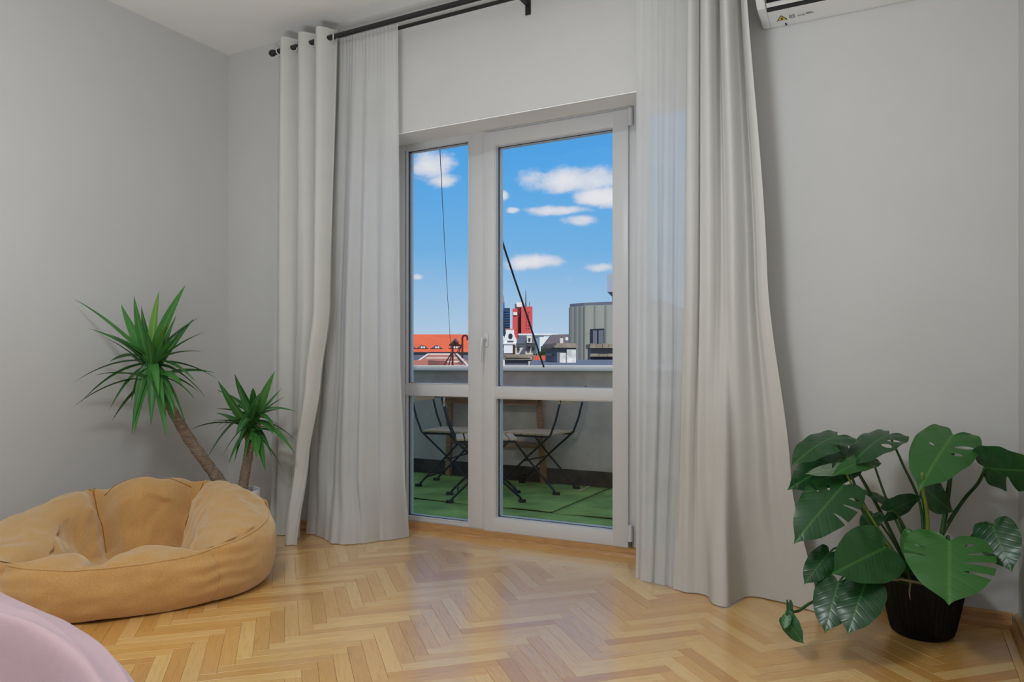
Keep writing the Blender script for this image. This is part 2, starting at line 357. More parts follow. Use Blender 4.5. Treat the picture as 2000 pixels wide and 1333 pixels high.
def parquet():
    rnd = random.Random(4); X0 = .11; g = .0003
    U = V((SQ, SQ)); W = V((-SQ, SQ)); tiles = []
    rng = range(-60, 110)
    for b in rng:
        for k in range(-8, 9):
            a = b+2*NB*k
            tiles.append((a, a+NB, b, b+1, 0)); c = b-2*NB+1+2*NB*k
            tiles.append((b, b+1, c, c+NB, 1))
    full = block_mb([(-BL/2+g, -BW/2+g), (BL/2-g, -BW/2+g), (BL/2-g, BW/2-g), (-BL/2+g, BW/2-g)])
    fme = mesh('parquet_block', full, M['parquet'], uv=[(p[0], p[1]) for p in full.v])
    cand = []
    for (a0, a1, b0, b1, o) in tiles:
        pts = [((U*a+W*b)*BW) for a, b in ((a0, b0), (a1, b0), (a1, b1), (a0, b1))]
        pts = [(p.x+X0, p.y+.035) for p in pts]
        xs = [p[0] for p in pts]; ys = [p[1] for p in pts]
        if max(xs) < XL or min(xs) > .305 or max(ys) < YB or min(ys) > YW: continue
        q = clip(clip(clip(clip(pts, 1, 0, .305), -1, 0, -XL), 0, 1, YW), 0, -1, -YB)
        if len(q) < 3: continue
        ar = abs(sum(q[i-1][0]*q[i][1]-q[i][0]*q[i-1][1] for i in range(len(q))))/2
        if ar < 3e-5: continue
        c = V((sum(xs)/4, sum(ys)/4, 0)); dep = c.dot(FW); lat = c.dot(RT)
        vis = dep > .9 and abs(lat/dep)*F < 1060 and HZ+F*EYE/dep < 1390
        # floor hidden under the bean bag, the bed cover and the plants counts least
        if (c.xy-V((-2.93, 2.07))).length < .42 or (c.x < -1.1 and c.y < .72): vis = False
        cand.append((0 if vis else 1, dep if vis else 99, c, pts, q, o, ar > BL*BW*.995))
    cand.sort(key=lambda k: (k[0], k[1])); rest = MB(); ruv = []; rr = []
    for i, (hid, dep, c, pts, q, o, whole) in enumerate(cand):
        ang = pi/4 if o == 0 else 3*pi/4; zt = rnd.uniform(-.0005, .0003)
        if i < 296 and not hid:
            if whole:
                ob = bpy.data.objects.new('parquet_block', fme)
            else:
                R = Matrix.Rotation(-ang, 2); loc = [tuple(R @ (V(p)-c.xy)) for p in q]
                bmk = block_mb(loc); ob = bpy.data.objects.new('parquet_block', mesh('parquet_block', bmk, M['parquet'], uv=[(p[0], p[1]) for p in bmk.v]))
            COL.objects.link(ob); ob.location = (c.x, c.y, zt); ob.rotation_euler = (0, 0, ang); ob.parent = floor
        else:
            bmk = block_mb(q, zt); n0 = len(rest.v); rest.add(bmk.v, bmk.f); R = Matrix.Rotation(-ang, 2); v = rnd.random()
            for p in bmk.v: ruv.append(tuple(R @ (V((p[0], p[1]))-c.xy)))
            rr += [v]*len(bmk.v)
    o = obj('parquet_field', rest, M['parquet'], floor, uv=ruv, kind='stuff')
    at = o.data.attributes.new('rnd', 'FLOAT', 'POINT'); at.data.foreach_set('value', rr)
    def board(x0, x1, y0, y1, zt=0):
        L = max(x1-x0, y1-y0); c = V(((x0+x1)/2, (y0+y1)/2, 0)); al = 0 if x1-x0 > y1-y0 else pi/2; w = min(x1-x0, y1-y0)
        bmk = block_mb([(-L/2, -w/2), (L/2, -w/2), (L/2, w/2), (-L/2, w/2)])
        ob = obj('border_board', bmk, M['parquet'], None, uv=[(p[0], p[1]) for p in bmk.v]); ob.parent = floor
        ob.location = (c.x, c.y, zt); ob.rotation_euler = (0, 0, al)
    for y0, y1 in ((1.9, 2.66), (2.661, 3.2), (.9, 1.899)): board(.306, .3325, y0, y1); board(.333, .359, y0-.1, y1 if y1 > 3 else y1-.1)
    xs = [OX0, -2.1, -1.52, -.98, OX1]
    for i in range(4): board(xs[i]+.0005, xs[i+1]-.0005, 3.201, 3.289)
    xs = [OX0, -1.83, -1.2, OX1]
    for i in range(3): board(xs[i]+.0005, xs[i+1]-.0005, 3.290, 3.378)
    xs = [OX0, -2.3, -1.61, -.9, OX1]
    for i in range(4): board(xs[i]+.0005, xs[i+1]-.0005, 3.379, 3.49)
parquet()

# skirting boards and the moulding at the foot of the door
def skirting(name, p0, p1, nrm, prof=((0, 0), (.026, 0), (.026, .016), (.020, .024), (.014, .029), (.013, .05), (.006, .056), (0, .057))):
    p0, p1, nrm = V(p0), V(p1), V(nrm)
    return struct(name, MB().prism([p0+nrm*a+V((0, 0, z)) for a, z in prof], p1-p0), M['moulding'], smooth=False)
struct('trim_2', MB().prism([(OX0, YW+.001, ZI-.0005), (OX0, 3.545, ZO-.0005), (OX0, 3.545, ZO-.006), (OX0, YW+.001, ZI-.006)], (OX1-OX0, 0, 0)), mat('soffit_daylight_white', (.88, .88, .87), .5))  # soffit board made whiter than the wall to stand in for daylight
skirting('baseboard_left', (XL, YB, 0), (XL, YW, 0), (1, 0, 0))
skirting('baseboard_window', (XL+.02, YW, 0), (OX0, YW, 0), (0, -1, 0))
skirting('baseboard_window_right', (OX1, YW, 0), (XR-.02, YW, 0), (0, -1, 0))
skirting('baseboard_right', (XR, YB, 0), (XR, YW, 0), (-1, 0, 0))
struct('trim_1', MB().prism([(OX0, 3.488, 0), (OX0, 3.495, .013), (OX0, 3.507, .017), (OX0, 3.511, .036), (OX0, 3.522, .042), (OX0, 3.56, .042), (OX0, 3.56, 0)], (OX1-OX0, 0, 0)), M['moulding'])

# ------------------------------------------------------------------ balcony door with its two fixed lights
YS, YF, YG = 3.515, 3.535, 3.56     # faces of sash, frame; glass
def xa(px, y=YF): return onY(px, HZ, y).x
door = empty('door_1', ((OX0+OX1)/2, YF, .03), kind='structure')
xM0, xM1 = xa(916), xa(944)            # mullion between left light and sash
xS0, xS1 = xa(944, YS), xa(1227, YS)   # sash
xR1 = -.685                            # end of right light glass
def frame_box(m, x0, x1, z0, z1, y0=YF, y1=YF+.07, c=.004): m.box(x0, x1, y0, y1, z0, z1, c=c)
m = MB()
frame_box(m, OX0, xa(791), .042, ZO+.01, YF-.0015)
frame_box(m, xa(791)-.004, xa(1260), 2.196, ZO+.01)
frame_box(m, xa(1260)-.004, OX1, 2.196, ZO+.01)
frame_box(m, OX0, OX1, .040, .066)
frame_box(m, xM0, xM1+.006, .041, ZO+.005, YF-.0015)
frame_box(m, xS1-.004, xa(1260), .041, ZO+.005, YF-.0015)
frame_box(m, xR1, OX1, .041, ZO+.005, YF-.0015)
frame_box(m, xa(791), xM0, .772, .838); frame_box(m, xa(1260), xR1, .772, .838)
obj('door_frame', m, M['upvc'], door, sharp=30, smooth=True)
def pane_set(parent, x0, x1, z0, z1, yface, bead=.012):
    g = MB().box(x0-.004, x1+.004, YG, YG+.006, z0-.004, z1+.004)
    p = obj('pane', g, M['glass'], parent)
    b = MB(); e = .005; ya, yb = YG-.008, YG    # black gasket at the glass
    b.box(x0, x0+e, ya, yb, z0, z1); b.box(x1-e, x1, ya, yb, z0, z1); b.box(x0, x1, ya, yb, z1-e, z1); b.box(x0, x1, ya, yb, z0, z0+e)
    obj('gasket', b, M['gasket'], parent)
    s = MB(); e = .011
    s.box(x0, x0+e, YG+.008, YG+.03, z0, z1); s.box(x1-e, x1, YG+.008, YG+.03, z0, z1); s.box(x0, x1, YG+.008, YG+.03, z1-e*.6, z1); s.box(x0, x1, YG+.008, YG+.03, z0, z0+e*.6)
    obj('spacer', s, M['spacer'], parent)
    w = MB(); q = .004                     # white glazing bead lining the rebate
    w.box(x0-.001, x0+q, yface-.003, ya, z0, z1, c=.0015); w.box(x1-q, x1+.001, yface-.003, ya, z0, z1, c=.0015)
    w.box(x0, x1, yface-.0025, ya, z1-q, z1+.001, c=.0015); w.box(x0, x1, yface-.0025, ya, z0-.001, z0+q, c=.0015)
    obj('glazing_bead', w, M['upvc'], parent)
fx = empty('fixed_light', (xa(850), YF, .05)); fx.parent = door; fx.location = V(fx.location)-V(door.location)
pane_set(fx, xa(794), xM0, .838, 2.196, YF); pane_set(fx, xa(794), xM0, .066, .772, YF)
fr = empty('fixed_light', (xa(1330), YF, .05)); fr.parent = door; fr.location = V(fr.location)-V(door.location)
pane_set(fr, xa(1260), xR1, .838, 2.196, YF); pane_set(fr, xa(1260), xR1, .066, .772, YF)
sash = empty('sash', ((xS0+xS1)/2, YS, .04)); sash.parent = door; sash.location = V(sash.location)-V(door.location)
gx0, gx1 = xa(966, YS), xa(1197, YS)
m = MB()
for k, (a, b, c, d) in enumerate(((xS0, gx0, .039, 2.218), (gx1, xS1, .039, 2.218), (gx0-.004, gx1+.004, 2.140, 2.2175), (gx0-.004, gx1+.004, .0395, .113), (gx0-.004, gx1+.004, .766, .826))):
    m.box(a, b, YS+(.0012 if k > 1 else 0), YF+.02, c, d, c=.005)
obj('sash_frame', m, M['upvc'], sash, smooth=True, sharp=30)
pane_set(sash, gx0, gx1, .826, 2.140, YS+.008); pane_set(sash, gx0, gx1, .113, .766, YS+.008)
hx = xa(946, YS)+.012
h = obj('handle', MB().box(hx-.014, hx+.014, YS-.008, YS, 1.045, 1.118, c=.0035).tube([(hx, YS, 1.085), (hx, YS-.042, 1.085)], .009, 12), M['upvc'], sash, smooth=True, sharp=40)
obj('lever', MB().tube([(hx, YS-.042, 1.092), (hx-.002, YS-.050, 1.07), (hx-.006, YS-.052, 1.02), (hx-.009, YS-.050, .955)], [.009, .0095, .0085, .0065], 12), M['upvc'], sash, smooth=True, sharp=50)
for z0, z1 in ((.075, .155), (2.13, 2.215)):
    hg = MB().tube([(xS1+.013, YS-.006, z0), (xS1+.013, YS-.006, z1)], .0115, 14); 
    obj('hinge', hg, M['upvc'], sash, smooth=True, sharp=50)
obj('hinge_pin', MB().tube([(xS1+.013, YS-.004, .052), (xS1+.013, YS-.004, .0755)], .009, 12), mat('dull_grey_steel', (.12, .12, .12), .4, metal=.6), sash, smooth=True, sharp=50)

# ------------------------------------------------------------------ curtain pole
ROD1, ROD2, ZR = 3.055, 3.135, 2.70
RX0, RX1 = -3.135, -.50
rod = empty('curtain_rod', (-1.5, YW, 2.66), label='black double curtain pole along the ceiling above the balcony door', cat='curtain rod')
obj('front_pole', MB().tube([(RX0, ROD1, ZR), (RX1, ROD1, ZR)], .0135, 16), M['black'], rod, smooth=True, sharp=50)
obj('rear_pole', MB().tube([(RX0+.1, ROD2, ZR), (RX1, ROD2, ZR)], .0095, 16), M['black'], rod, smooth=True, sharp=50)
obj('finial', MB().lathe([(0, -.012), (.013, -.012), (.018, -.004), (.0185, .010), (.016, .02), (.0136, .024)], 20), M['black'], rod, world=False, smooth=True).matrix_local = Matrix.Translation(V((RX0-.01, ROD1, ZR))-V(rod.location)) @ Matrix.Rotation(pi/2, 4, 'Y')
bx = onY(1032, 10, YW).x
for x in (bx, RX0+.20, RX1-.02):
    m = MB().box(x-.014, x+.014, YW-.008, YW, 2.635 if x == bx else 2.672, 2.76, c=.002); m.box(x-.006, x+.006, ROD1-.004, YW-.004, ZR-.026, ZR-.014)
    m.box(x-.006, x+.006, ROD1-.008, ROD1-.004, ZR-.026, ZR-.008)
    obj('bracket', m, M['black'], rod)

# ------------------------------------------------------------------ curtains
def spline(keys, u):            # keys: (u, x, y) ; monotone u, Catmull-Rom
    n = len(keys)
    for i in range(n-1):
        if u <= keys[i+1][0] or i == n-2:
            a, b = keys[i], keys[i+1]; p = keys[max(i-1, 0)]; q = keys[min(i+2, n-1)]
            s = (u-a[0])/(b[0]-a[0]); out = []
            for c in (1, 2):
                m0 = (b[c]-p[c])/(b[0]-p[0])*(b[0]-a[0]) if b[0] > p[0] else 0; m1 = (q[c]-a[c])/(q[0]-a[0])*(b[0]-a[0])
                out.append((2*s**3-3*s*s+1)*a[c]+(s**3-2*s*s+s)*m0+(-2*s**3+3*s*s)*b[c]+(s**3-s*s)*m1)
            return out
def cloth(levels, folds, amps, phase, seed, nu=150, nz=90, sharp=1.0, puddle=.0, jit=.25, gather=0):
    """levels: list of (z, keys) from top to bottom; amps per level; returns rows of points."""
    rnd = random.Random(seed); js = [rnd.uniform(-1, 1)*jit for _ in range(40)]; ja = [rnd.uniform(.55, 1.25) for _ in range(40)]
    zt, zb = levels[0][0], levels[-1][0]; rows = []
    for iz in range(nz+1):
        z = zt+(zb-zt)*iz/nz
        k = 0
        while k < len(levels)-2 and z < levels[k+1][0]: k += 1
        s = (levels[k][0]-z)/(levels[k][0]-levels[k+1][0]); s = min(max(s, 0), 1)
        if len(levels) > 2: s = s*s*(3-2*s)*.6+s*.4
        amp = amps[k]*(1-s)+amps[k+1]*s; row = []
        for iu in range(nu+1):
            u = iu/nu; a = spline(levels[k][1], u); b = spline(levels[k+1][1], u)
            x = a[0]*(1-s)+b[0]*s; y = a[1]*(1-s)+b[1]*s
            ph = u*folds; i0 = int(ph); fr_ = ph-i0; jj = js[i0 % 40]*(1-fr_)+js[(i0+1) % 40]*fr_; aa = ja[i0 % 40]*(1-fr_)+ja[(i0+1) % 40]*fr_
            tt = (zt-z)/(zt-zb)
            w = sin(2*pi*(ph+jj*(.6+.5*tt))+phase); w = math.copysign(abs(w)**sharp, w)
            w2 = .28*sin(2*pi*(ph*2.3+jj)+1.7+2.2*tt)*tt
            nz_ = noise.noise(V((u*5+seed, tt*2.2, 3.1*seed)))*.012*(.3+tt)
            if gather: nz_ += gather*math.exp(-(zt-z)/.16)*sin(2*pi*u*19+2*noise.noise(V((u*9, seed, 0))))
            row.append(V((x+.45*amp*cos(2*pi*(ph+jj)+phase)*(.4+.6*tt), y+amp*aa*(w+w2)+nz_, z)))
        rows.append(row)
    if puddle:
        for iz in range(nz-6, nz+1):
            q = (iz-(nz-6))/6
            for iu, p in enumerate(rows[iz]):
                p.y -= puddle*q*q*(1+.6*sin(iu*.35+seed)); p.z = max(.003, p.z*(1-.0*q))
    return rows
def curtain(name, rows, material, thick, top_gap=None, hem=True, **kw):
    base = rows[-1][len(rows[-1])//2]
    o = empty(name, (base.x, base.y, 0), **kw)
    nh = 2
    a = obj('fabric', MB().grid(rows[:len(rows)-nh]), material, o, smooth=True)
    b = obj('hem', MB().grid(rows[len(rows)-nh-1:]), material, o, smooth=True)
    for q in (a, b):
        s = q.modifiers.new('thickness', 'SOLIDIFY'); s.thickness = thick; s.offset = 0; s.use_rim = False
    return o
Y1, Y2 = ROD1, ROD2
# left eyelet drape, its leading edge swept back to the left near the floor
rows = cloth([(ZR+.052, [(0, -3.105, Y1), (.3, -2.98, Y1), (.62, -2.83, Y1), (.82, -2.74, Y1-.008), (1, -2.66, Y1+.02)]),
              (1.25, [(0, -3.13, Y1), (.3, -2.99, Y1), (.62, -2.83, Y1-.01), (.82, -2.745, Y1-.035), (1, -2.675, Y1-.02)]),
              (.85, [(0, -3.135, Y1), (.3, -3.0, Y1), (.62, -2.86, Y1-.02), (.82, -2.785, Y1-.065), (1, -2.715, Y1-.05)]),
              (.45, [(0, -3.14, Y1), (.3, -3.01, Y1), (.6, -2.90, Y1-.03), (.82, -2.83, Y1-.11), (1, -2.772, Y1-.08)]),
              (.004, [(0, -3.15, Y1-.01), (.3, -3.03, Y1-.015), (.55, -2.94, Y1-.01), (.76, -2.885, Y1-.15), (.86, -2.86, Y1-.19), (1, -2.805, Y1-.14)])],
             3.5, [.044, .040, .034, .024, .014], .6, 3, nu=170)
ld = curtain('curtain', rows, M['drape'], .0022, label='off-white eyelet drape gathered at the left end of the black pole', cat='curtain')
# steel eyelets where the drape is threaded on the pole
for u_ in (.04, .20, .34, .49, .63, .77, .93):
    r0 = rows[2]; p = r0[int(u_*170)]; q = r0[int(u_*170)+1]; t = (q-p).normalized()
    n = V((-t.y, t.x, 0)); Rm = n.to_track_quat('Z', 'Y').to_matrix().to_4x4()
    m = MB(); ring = [(cos(k*pi/10)*.021, sin(k*pi/10)*.021, 0) for k in range(21)]; m.tube(ring, .0032, 6, caps=False)
    e = obj('eyelet', m, M['spacer'], ld, world=False, smooth=True)
    c = V((p.x, ROD1, ZR)); e.matrix_local = Matrix.Translation(c-V(ld.location)) @ Rm
# left sheer on the rear pole
rows = cloth([(ZR+.014, [(0, -2.76, Y2-.0175), (.5, -2.55, Y2-.0175), (1, -2.318, Y2-.0175)]),
              (ZR-.03, [(0, -2.76, Y2-.017), (.5, -2.55, Y2-.017), (1, -2.318, Y2-.017)]),
              (1.0, [(0, -2.86, Y2), (.5, -2.60, Y2-.01), (1, -2.33, Y2+.025)]),
              (.35, [(0, -2.93, Y2), (.3, -2.72, Y2-.03), (.6, -2.54, Y2-.03), (1, -2.35, Y2+.09)]),
              (.004, [(0, -2.95, Y2-.01), (.14, -2.82, Y2-.03), (.26, -2.69, Y2-.115), (.5, -2.55, Y2-.06), (.75, -2.48, Y2+.06), (1, -2.40, Y2+.195)])],
             4.6, [.0035, .006, .022, .018, .008], 0, 8, puddle=.006, nu=190, sharp=1.3, gather=.0045)
curtain('sheer_curtain', rows, M['sheer'], .0008, label='white translucent sheer curtain hanging left of the balcony door', cat='sheer curtain')
# right sheer
rows = cloth([(ZR+.014, [(0, -1.035, Y2-.0175), (.5, -.81, Y2-.0175), (1, -.60, Y2-.0175)]),
              (ZR-.03, [(0, -1.035, Y2-.017), (.5, -.81, Y2-.017), (1, -.60, Y2-.017)]),
              (1.0, [(0, -1.045, Y2+.005), (.5, -.83, Y2), (1, -.63, Y2)]),
              (.004, [(0, -1.05, Y2+.035), (.25, -.96, Y2-.005), (.5, -.86, Y2-.02), (1, -.68, Y2)])],
             5.0, [.0035, .006, .018, .012], 1.2, 15, puddle=.006, nu=190, sharp=1.3, gather=.0045)
curtain('sheer_curtain', rows, M['sheer'], .0008, label='white translucent sheer curtain hanging right of the balcony door', cat='sheer curtain')
# right drape flaring out along the wall at the floor
rows = cloth([(ZR+.052, [(0, -.80, Y1), (.4, -.71, Y1), (.7, -.635, Y1), (1, -.565, Y1)]),
              (1.3, [(0, -.815, Y1), (.4, -.70, Y1-.01), (.62, -.62, Y1-.02), (.75, -.57, Y1), (1, -.475, Y1+.01)]),
              (.5, [(0, -.84, Y1+.01), (.4, -.71, Y1-.015), (.48, -.67, Y1-.06), (.57, -.622, Y1-.07), (.66, -.585, Y1+.015), (1, -.39, Y1+.02)]),
              (.004, [(0, -.862, Y1+.02), (.15, -.80, Y1+.01), (.36, -.71, Y1-.005), (.45, -.67, Y1-.10), (.545, -.612, Y1-.115), (.60, -.595, Y1-.03), (.68, -.56, Y1+.075), (.82, -.45, Y1+.055), (1, -.29, Y1-.01)])],
             3.4, [.040, .026, .014, .005], 2.4, 21, nu=200, sharp=1.25)
curtain('curtain', rows, M['drape'], .0022, label='off-white drape right of the door, flaring at the floor beside the monstera', cat='curtain')

# ------------------------------------------------------------------ air conditioner
AX0, AX1 = -.518, .30
prof = [(3.198, 2.333), (3.185, 2.333), (3.082, 2.349), (3.078, 2.385), (3.02, 2.44), (2.995, 2.425), (2.985, 2.405), (2.972, 2.43), (2.962, 2.50), (2.968, 2.60), (2.985, 2.618), (3.198, 2.622)]
ac = empty('air_conditioner', ((AX0+AX1)/2, YW, 2.333), label='white wall-mounted air conditioner with open louvre above the drape', cat='air conditioner')
capp = [(3.198, 2.333), (3.185, 2.333), (3.05, 2.352), (3.0, 2.385), (2.972, 2.43), (2.962, 2.50), (2.968, 2.60), (2.985, 2.618), (3.198, 2.622)]
m = MB().prism([(AX0+.034, y, z) for y, z in prof], (AX1-AX0-.068, 0, 0))
obj('casing', m, M['acwhite'], ac)
for x in (AX0, AX1-.034):
    bm_ = MB().prism([(x, y, z) for y, z in capp], (.034, 0, 0)); e = obj('end_cap', bm_, M['acwhite'], ac)
    bv = e.modifiers.new('edge', 'BEVEL'); bv.width = .006; bv.segments = 3; bv.limit_method = 'ANGLE'
obj('outlet', MB().prism([(AX0+.0345, y, z) for y, z in ((3.0815, 2.3495), (3.0775, 2.3845), (3.02, 2.4395), (2.9955, 2.4255), (2.9855, 2.4055), (3.0, 2.412), (3.02, 2.428), (3.070, 2.381), (3.076, 2.353))], (AX1-AX0-.069, 0, 0)), M['dark'], ac)
obj('louvre', MB().prism([(AX0+.036, y, z) for y, z in ((3.060, 2.361), (3.058, 2.357), (3.044, 2.364), (3.046, 2.370))], (AX1-AX0-.072, 0, 0)), M['acwhite'], ac)
for k in range(6):
    x = AX0+.12+k*.118
    obj('fin', MB().prism([(x, 3.07, 2.389), (x, 3.035, 2.394), (x, 3.01, 2.418), (x, 3.02, 2.43)], (.003, 0, 0)), mat('grey_fin', (.05, .05, .055), .5) if k == 0 else bpy.data.materials['grey_fin'], ac)
# warning triangle and print on the underside
lx0 = onY(1516, 40, 3.14).x
def und(x, s): y = 3.182-s*.098; z = 2.3335+(3.185-y)/.103*.016-.0012; return V((x, y, z))
def flat(name, pts, material, lift=0):
    return obj(name, MB().prism([p-V((0, 0, lift)) for p in pts], (0, 0, -.0004)), material, ac)
flat('warning_sticker', [und(lx0, .30), und(lx0+.042, .30), und(lx0+.021, .66)], mat('black_print', (.02, .02, .02), .5))
flat('warning_sticker', [und(lx0+.005, .335), und(lx0+.037, .335), und(lx0+.021, .61)], mat('yellow_print', (.75, .55, .03), .5), .0006)
flat('warning_sticker', [und(lx0+.018, .37), und(lx0+.026, .37), und(lx0+.024, .5), und(lx0+.0185, .5)], bpy.data.materials['black_print'], .0012)
gp = mat('grey_print', (.16, .16, .16), .5)
for k, (a, b, c, d) in enumerate(((.050, .054, .34, .56), (.054, .064, .34, .38), (.056, .060, .42, .52), (.066, .070, .34, .56), (.060, .066, .50, .54))):
    flat('print_mark', [und(lx0+a, c), und(lx0+b, c), und(lx0+b, d), und(lx0+a, d)], gp)
for k in range(3): flat('print_mark', [und(lx0+.112, .40+k*.05), und(lx0+.145-k*.006, .40+k*.05), und(lx0+.145-k*.006, .42+k*.05), und(lx0+.112, .42+k*.05)], gp)
tcv = bpy.data.curves.new('print_text', 'FONT'); tcv.body = 'CE'; tcv.size = .024; tcv.extrude = .0002; tcv.materials.append(gp)
tmp = bpy.data.objects.new('print_text_curve', tcv); COL.objects.link(tmp); bpy.context.view_layer.update()
tme = bpy.data.meshes.new_from_object(tmp.evaluated_get(bpy.context.evaluated_depsgraph_get())); bpy.data.objects.remove(tmp)
to = bpy.data.objects.new('print_text', tme); COL.objects.link(to); to.parent = ac
pl = und(lx0+.080, .36); to.location = pl-V(ac.location)-V((0, 0, .0008)); to.rotation_euler = (pi+radians(8.8), 0, 0)
obj('drain_stub', MB().tube([(AX0+.09, 3.178, 2.336), (AX0+.094, 3.182, 2.326)], .003, 8), M['dark'], ac)

# ------------------------------------------------------------------ bean bag
def fabric_boucle():
    m = bpy.data.materials.new('mustard_boucle'); m.use_nodes = True; t = NT(m.node_tree); b = t.n['Principled BSDF']
    vec = t.node('ShaderNodeTexCoord').outputs['Object']; n = t.noise(vec, 5, 4); f_ = t.noise(vec, 240, 4, .75, .4)
    c = t.mix(n, C4((.52, .25, .068)), C4((.62, .34, .11)))
    c = t.mix(t.math('MULTIPLY', t.sstep(f_, .38, .74), .42), c, C4((.80, .55, .27)))
    t.l.new(c, b.inputs['Base Color']); b.inputs['Roughness'].default_value = .95; b.inputs['Specular IOR Level'].default_value = .1
    b.inputs['Sheen Weight'].default_value = .9; b.inputs['Sheen Roughness'].default_value = .5; b.inputs['Sheen Tint'].default_value = (1, .88, .66, 1)
    wr = t.noise(vec, 11, 3)
    t.l.new(t.bump(t.math('ADD', t.math('MULTIPLY', f_, .35), t.math('MULTIPLY', wr, 1.2)), .55, .012), b.inputs['Normal']); return m
M['boucle'] = fabric_boucle()
M['seam'] = mat('dark_mustard_seam', (.26, .12, .035), .95, .1)
def bean_bag():
    cpos = P(262, 900, 3.17); C0 = V((cpos.x, cpos.y, 0)); fd = V((C0.x, C0.y, 0)).normalized(); rt = V((fd.y, -fd.x, 0))
    root = empty('bean_bag', C0, label='mustard boucle bean bag lounger on the parquet in front of the yucca', cat='bean bag')
    A_, B_ = .575, .485
    D = radians
    hk = [(-180, .275), (-142, .245), (-100, .222), (-56, .245), (-10, .325), (25, .365), (52, .40), (82, .40), (112, .395), (140, .335), (180, .275)]
    def h(th):
        d = math.degrees(th); d = (d+180) % 360-180
        return spline([(a, b, 0) for a, b in hk], d)[0]
    seams = [D(-56), D(52), D(112), D(218)]
    inner = [D(-56), D(52), D(112), D(218), D(250)]
    def panel(th, ss):
        x = th
        for i in range(len(ss)):
            a = ss[i]; b = ss[(i+1) % len(ss)]
            if b <= a: b += 2*pi
            y = x
            while y < a: y += 2*pi
            while y >= a+2*pi: y -= 2*pi
            if y <= b: return (y-a)/(b-a)
        return .5
    prof = [(.80, .0), (.90, .03), (.955, .16), (.985, .40), (.985, .62), (.955, .82), (.905, .93), (.83, 1.0), (.72, 1.0), (.615, .87), (.55, .62), (.50, .37), (.42, .25), (.2, .24), (.0, .25)]
    def surf(th, v):            # v in profile units
        s = panel(th, seams); pf = max(0, sin(pi*s))**.45
        si = panel(th, inner); pi_ = max(0, sin(pi*si))**.5
        ds = min(abs((th-a+pi) % (2*pi)-pi) for a in inner); cre = math.exp(-(ds/.10)**2); cw = math.exp(-(ds/.30)**2)
        i = min(int(v), len(prof)-2); f_ = v-i
        p0, p1, p2, p3 = prof[max(i-1, 0)], prof[i], prof[i+1], prof[min(i+2, len(prof)-1)]
        cr = lambda k: .5*(2*p1[k]+(p2[k]-p0[k])*f_+(2*p0[k]-5*p1[k]+4*p2[k]-p3[k])*f_*f_+(3*p1[k]-p0[k]-3*p2[k]+p3[k])*f_**3)
        r, zf = cr(0), cr(1); hh = h(th)
        ex = 2.5; ct, st = cos(th), sin(th); R = 1/((abs(ct)/A_)**ex+(abs(st)/B_)**ex)**(1/ex)
        if v < 6: r *= .975+.035*pf
        else:
            k = min(1, (v-6)/2.5)*min(1, max(0, 13-v)/2)
            r += k*(.10*cre-.125*(1-cw)*.9); zf *= 1-(.12*cw+.24*cre)*k
        base = hh
        if v > 9: base = hh+(.34-hh)*min(1, (v-9)/3)
        z = zf*base
        if 6 <= v: z += .012*pi_*min(1, (v-6)/2)*min(1, max(0, 11-v)/2)
        p = V((cos(th)*R*r, sin(th)*R*r, z))
        q = V((p.x*5, p.y*5, p.z*6)); am = (.020 if 6 < v < 11.5 else .012) if v > .8 else .003
        d = noise.noise(q)*am*1.3+noise.noise(q*2.7+V((4, 1, 7)))*am*.7
        if v < 6: d += .0055*sin(z*120+noise.noise(q*1.3)*4)*max(0, 1-min(s, 1-s)*4.5)+.004*noise.noise(V((p.x*16, p.y*16, p.z*30)))
        elif v < 11: d += .006*sin(th*26+z*40+3*noise.noise(q))*(.35+.65*max(0, 1-min(si, 1-si)*2.5))
        else: d += .010*sin(p.x*26+2*noise.noise(q))*min(1, (v-11))
        out = V((cos(th), sin(th), .6)).normalized() if v < 9 else V((-cos(th)*.4, -sin(th)*.4, 1)).normalized()
        p += out*d; p.z = max(p.z, .001)
        return C0+rt*p.x+fd*p.y+V((0, 0, p.z))
    def patch(name, t0, t1, v0, v1, n, mv, **kw):
        rows = [[surf(t0+(t1-t0)*j/n, v0+(v1-v0)*i/mv) for j in range(n+1)] for i in range(mv+1)]
        return obj(name, MB().grid(rows), M['boucle'], root, smooth=True, **kw)
    def nxt(ss, i): b = ss[(i+1) % len(ss)]; return b if b > ss[i] else b+2*pi
    for i in range(4): patch('side_panel', seams[i], nxt(seams, i), 0, 5.6, 60, 34)
    for i in range(5): patch('cushion', inner[i], nxt(inner, i), 5.6, 11.2, 54, 40)
    patch('seat', 0, 2*pi, 11.2, 14, 120, 18)
    # piping along the seams
    def line(fn, n, r, name='seam'):
        obj(name, MB().tube([fn(k/n) for k in range(n+1)], r, 6), M['seam'] if r < .0035 else M['boucle'], root, smooth=True)
    for t_ in seams: line(lambda s: surf(t_, .6+s*5), 30, .0036, 'piping')
    for t_ in inner[1:3]: line(lambda s: surf(t_, 6.5+s*4.5), 34, .0030)
    line(lambda s: surf(D(218)+s*D(86), 5.6), 60, .0038, 'piping'); line(lambda s: surf(D(-56)+s*D(108), 5.6), 50, .0038, 'piping'); line(lambda s: surf(D(56)+s*D(52), 7.45), 40, .0022)
    zt = D(16); line(lambda s: surf(zt, .9+s*3.6)+rt*.002, 26, .0028, 'zip')
    a = surf(zt, 5.2); b = surf(zt, 3.2)
    obj('carry_loop', MB().tube([a+rt*.0, a+rt*.022-V((0, 0, .012)), a*.5+b*.5+rt*.034, b+rt*.02, b], [.006, .007, .0075, .007, .006], 8), M['boucle'], root, smooth=True)
    return C0
BEAN = bean_bag()

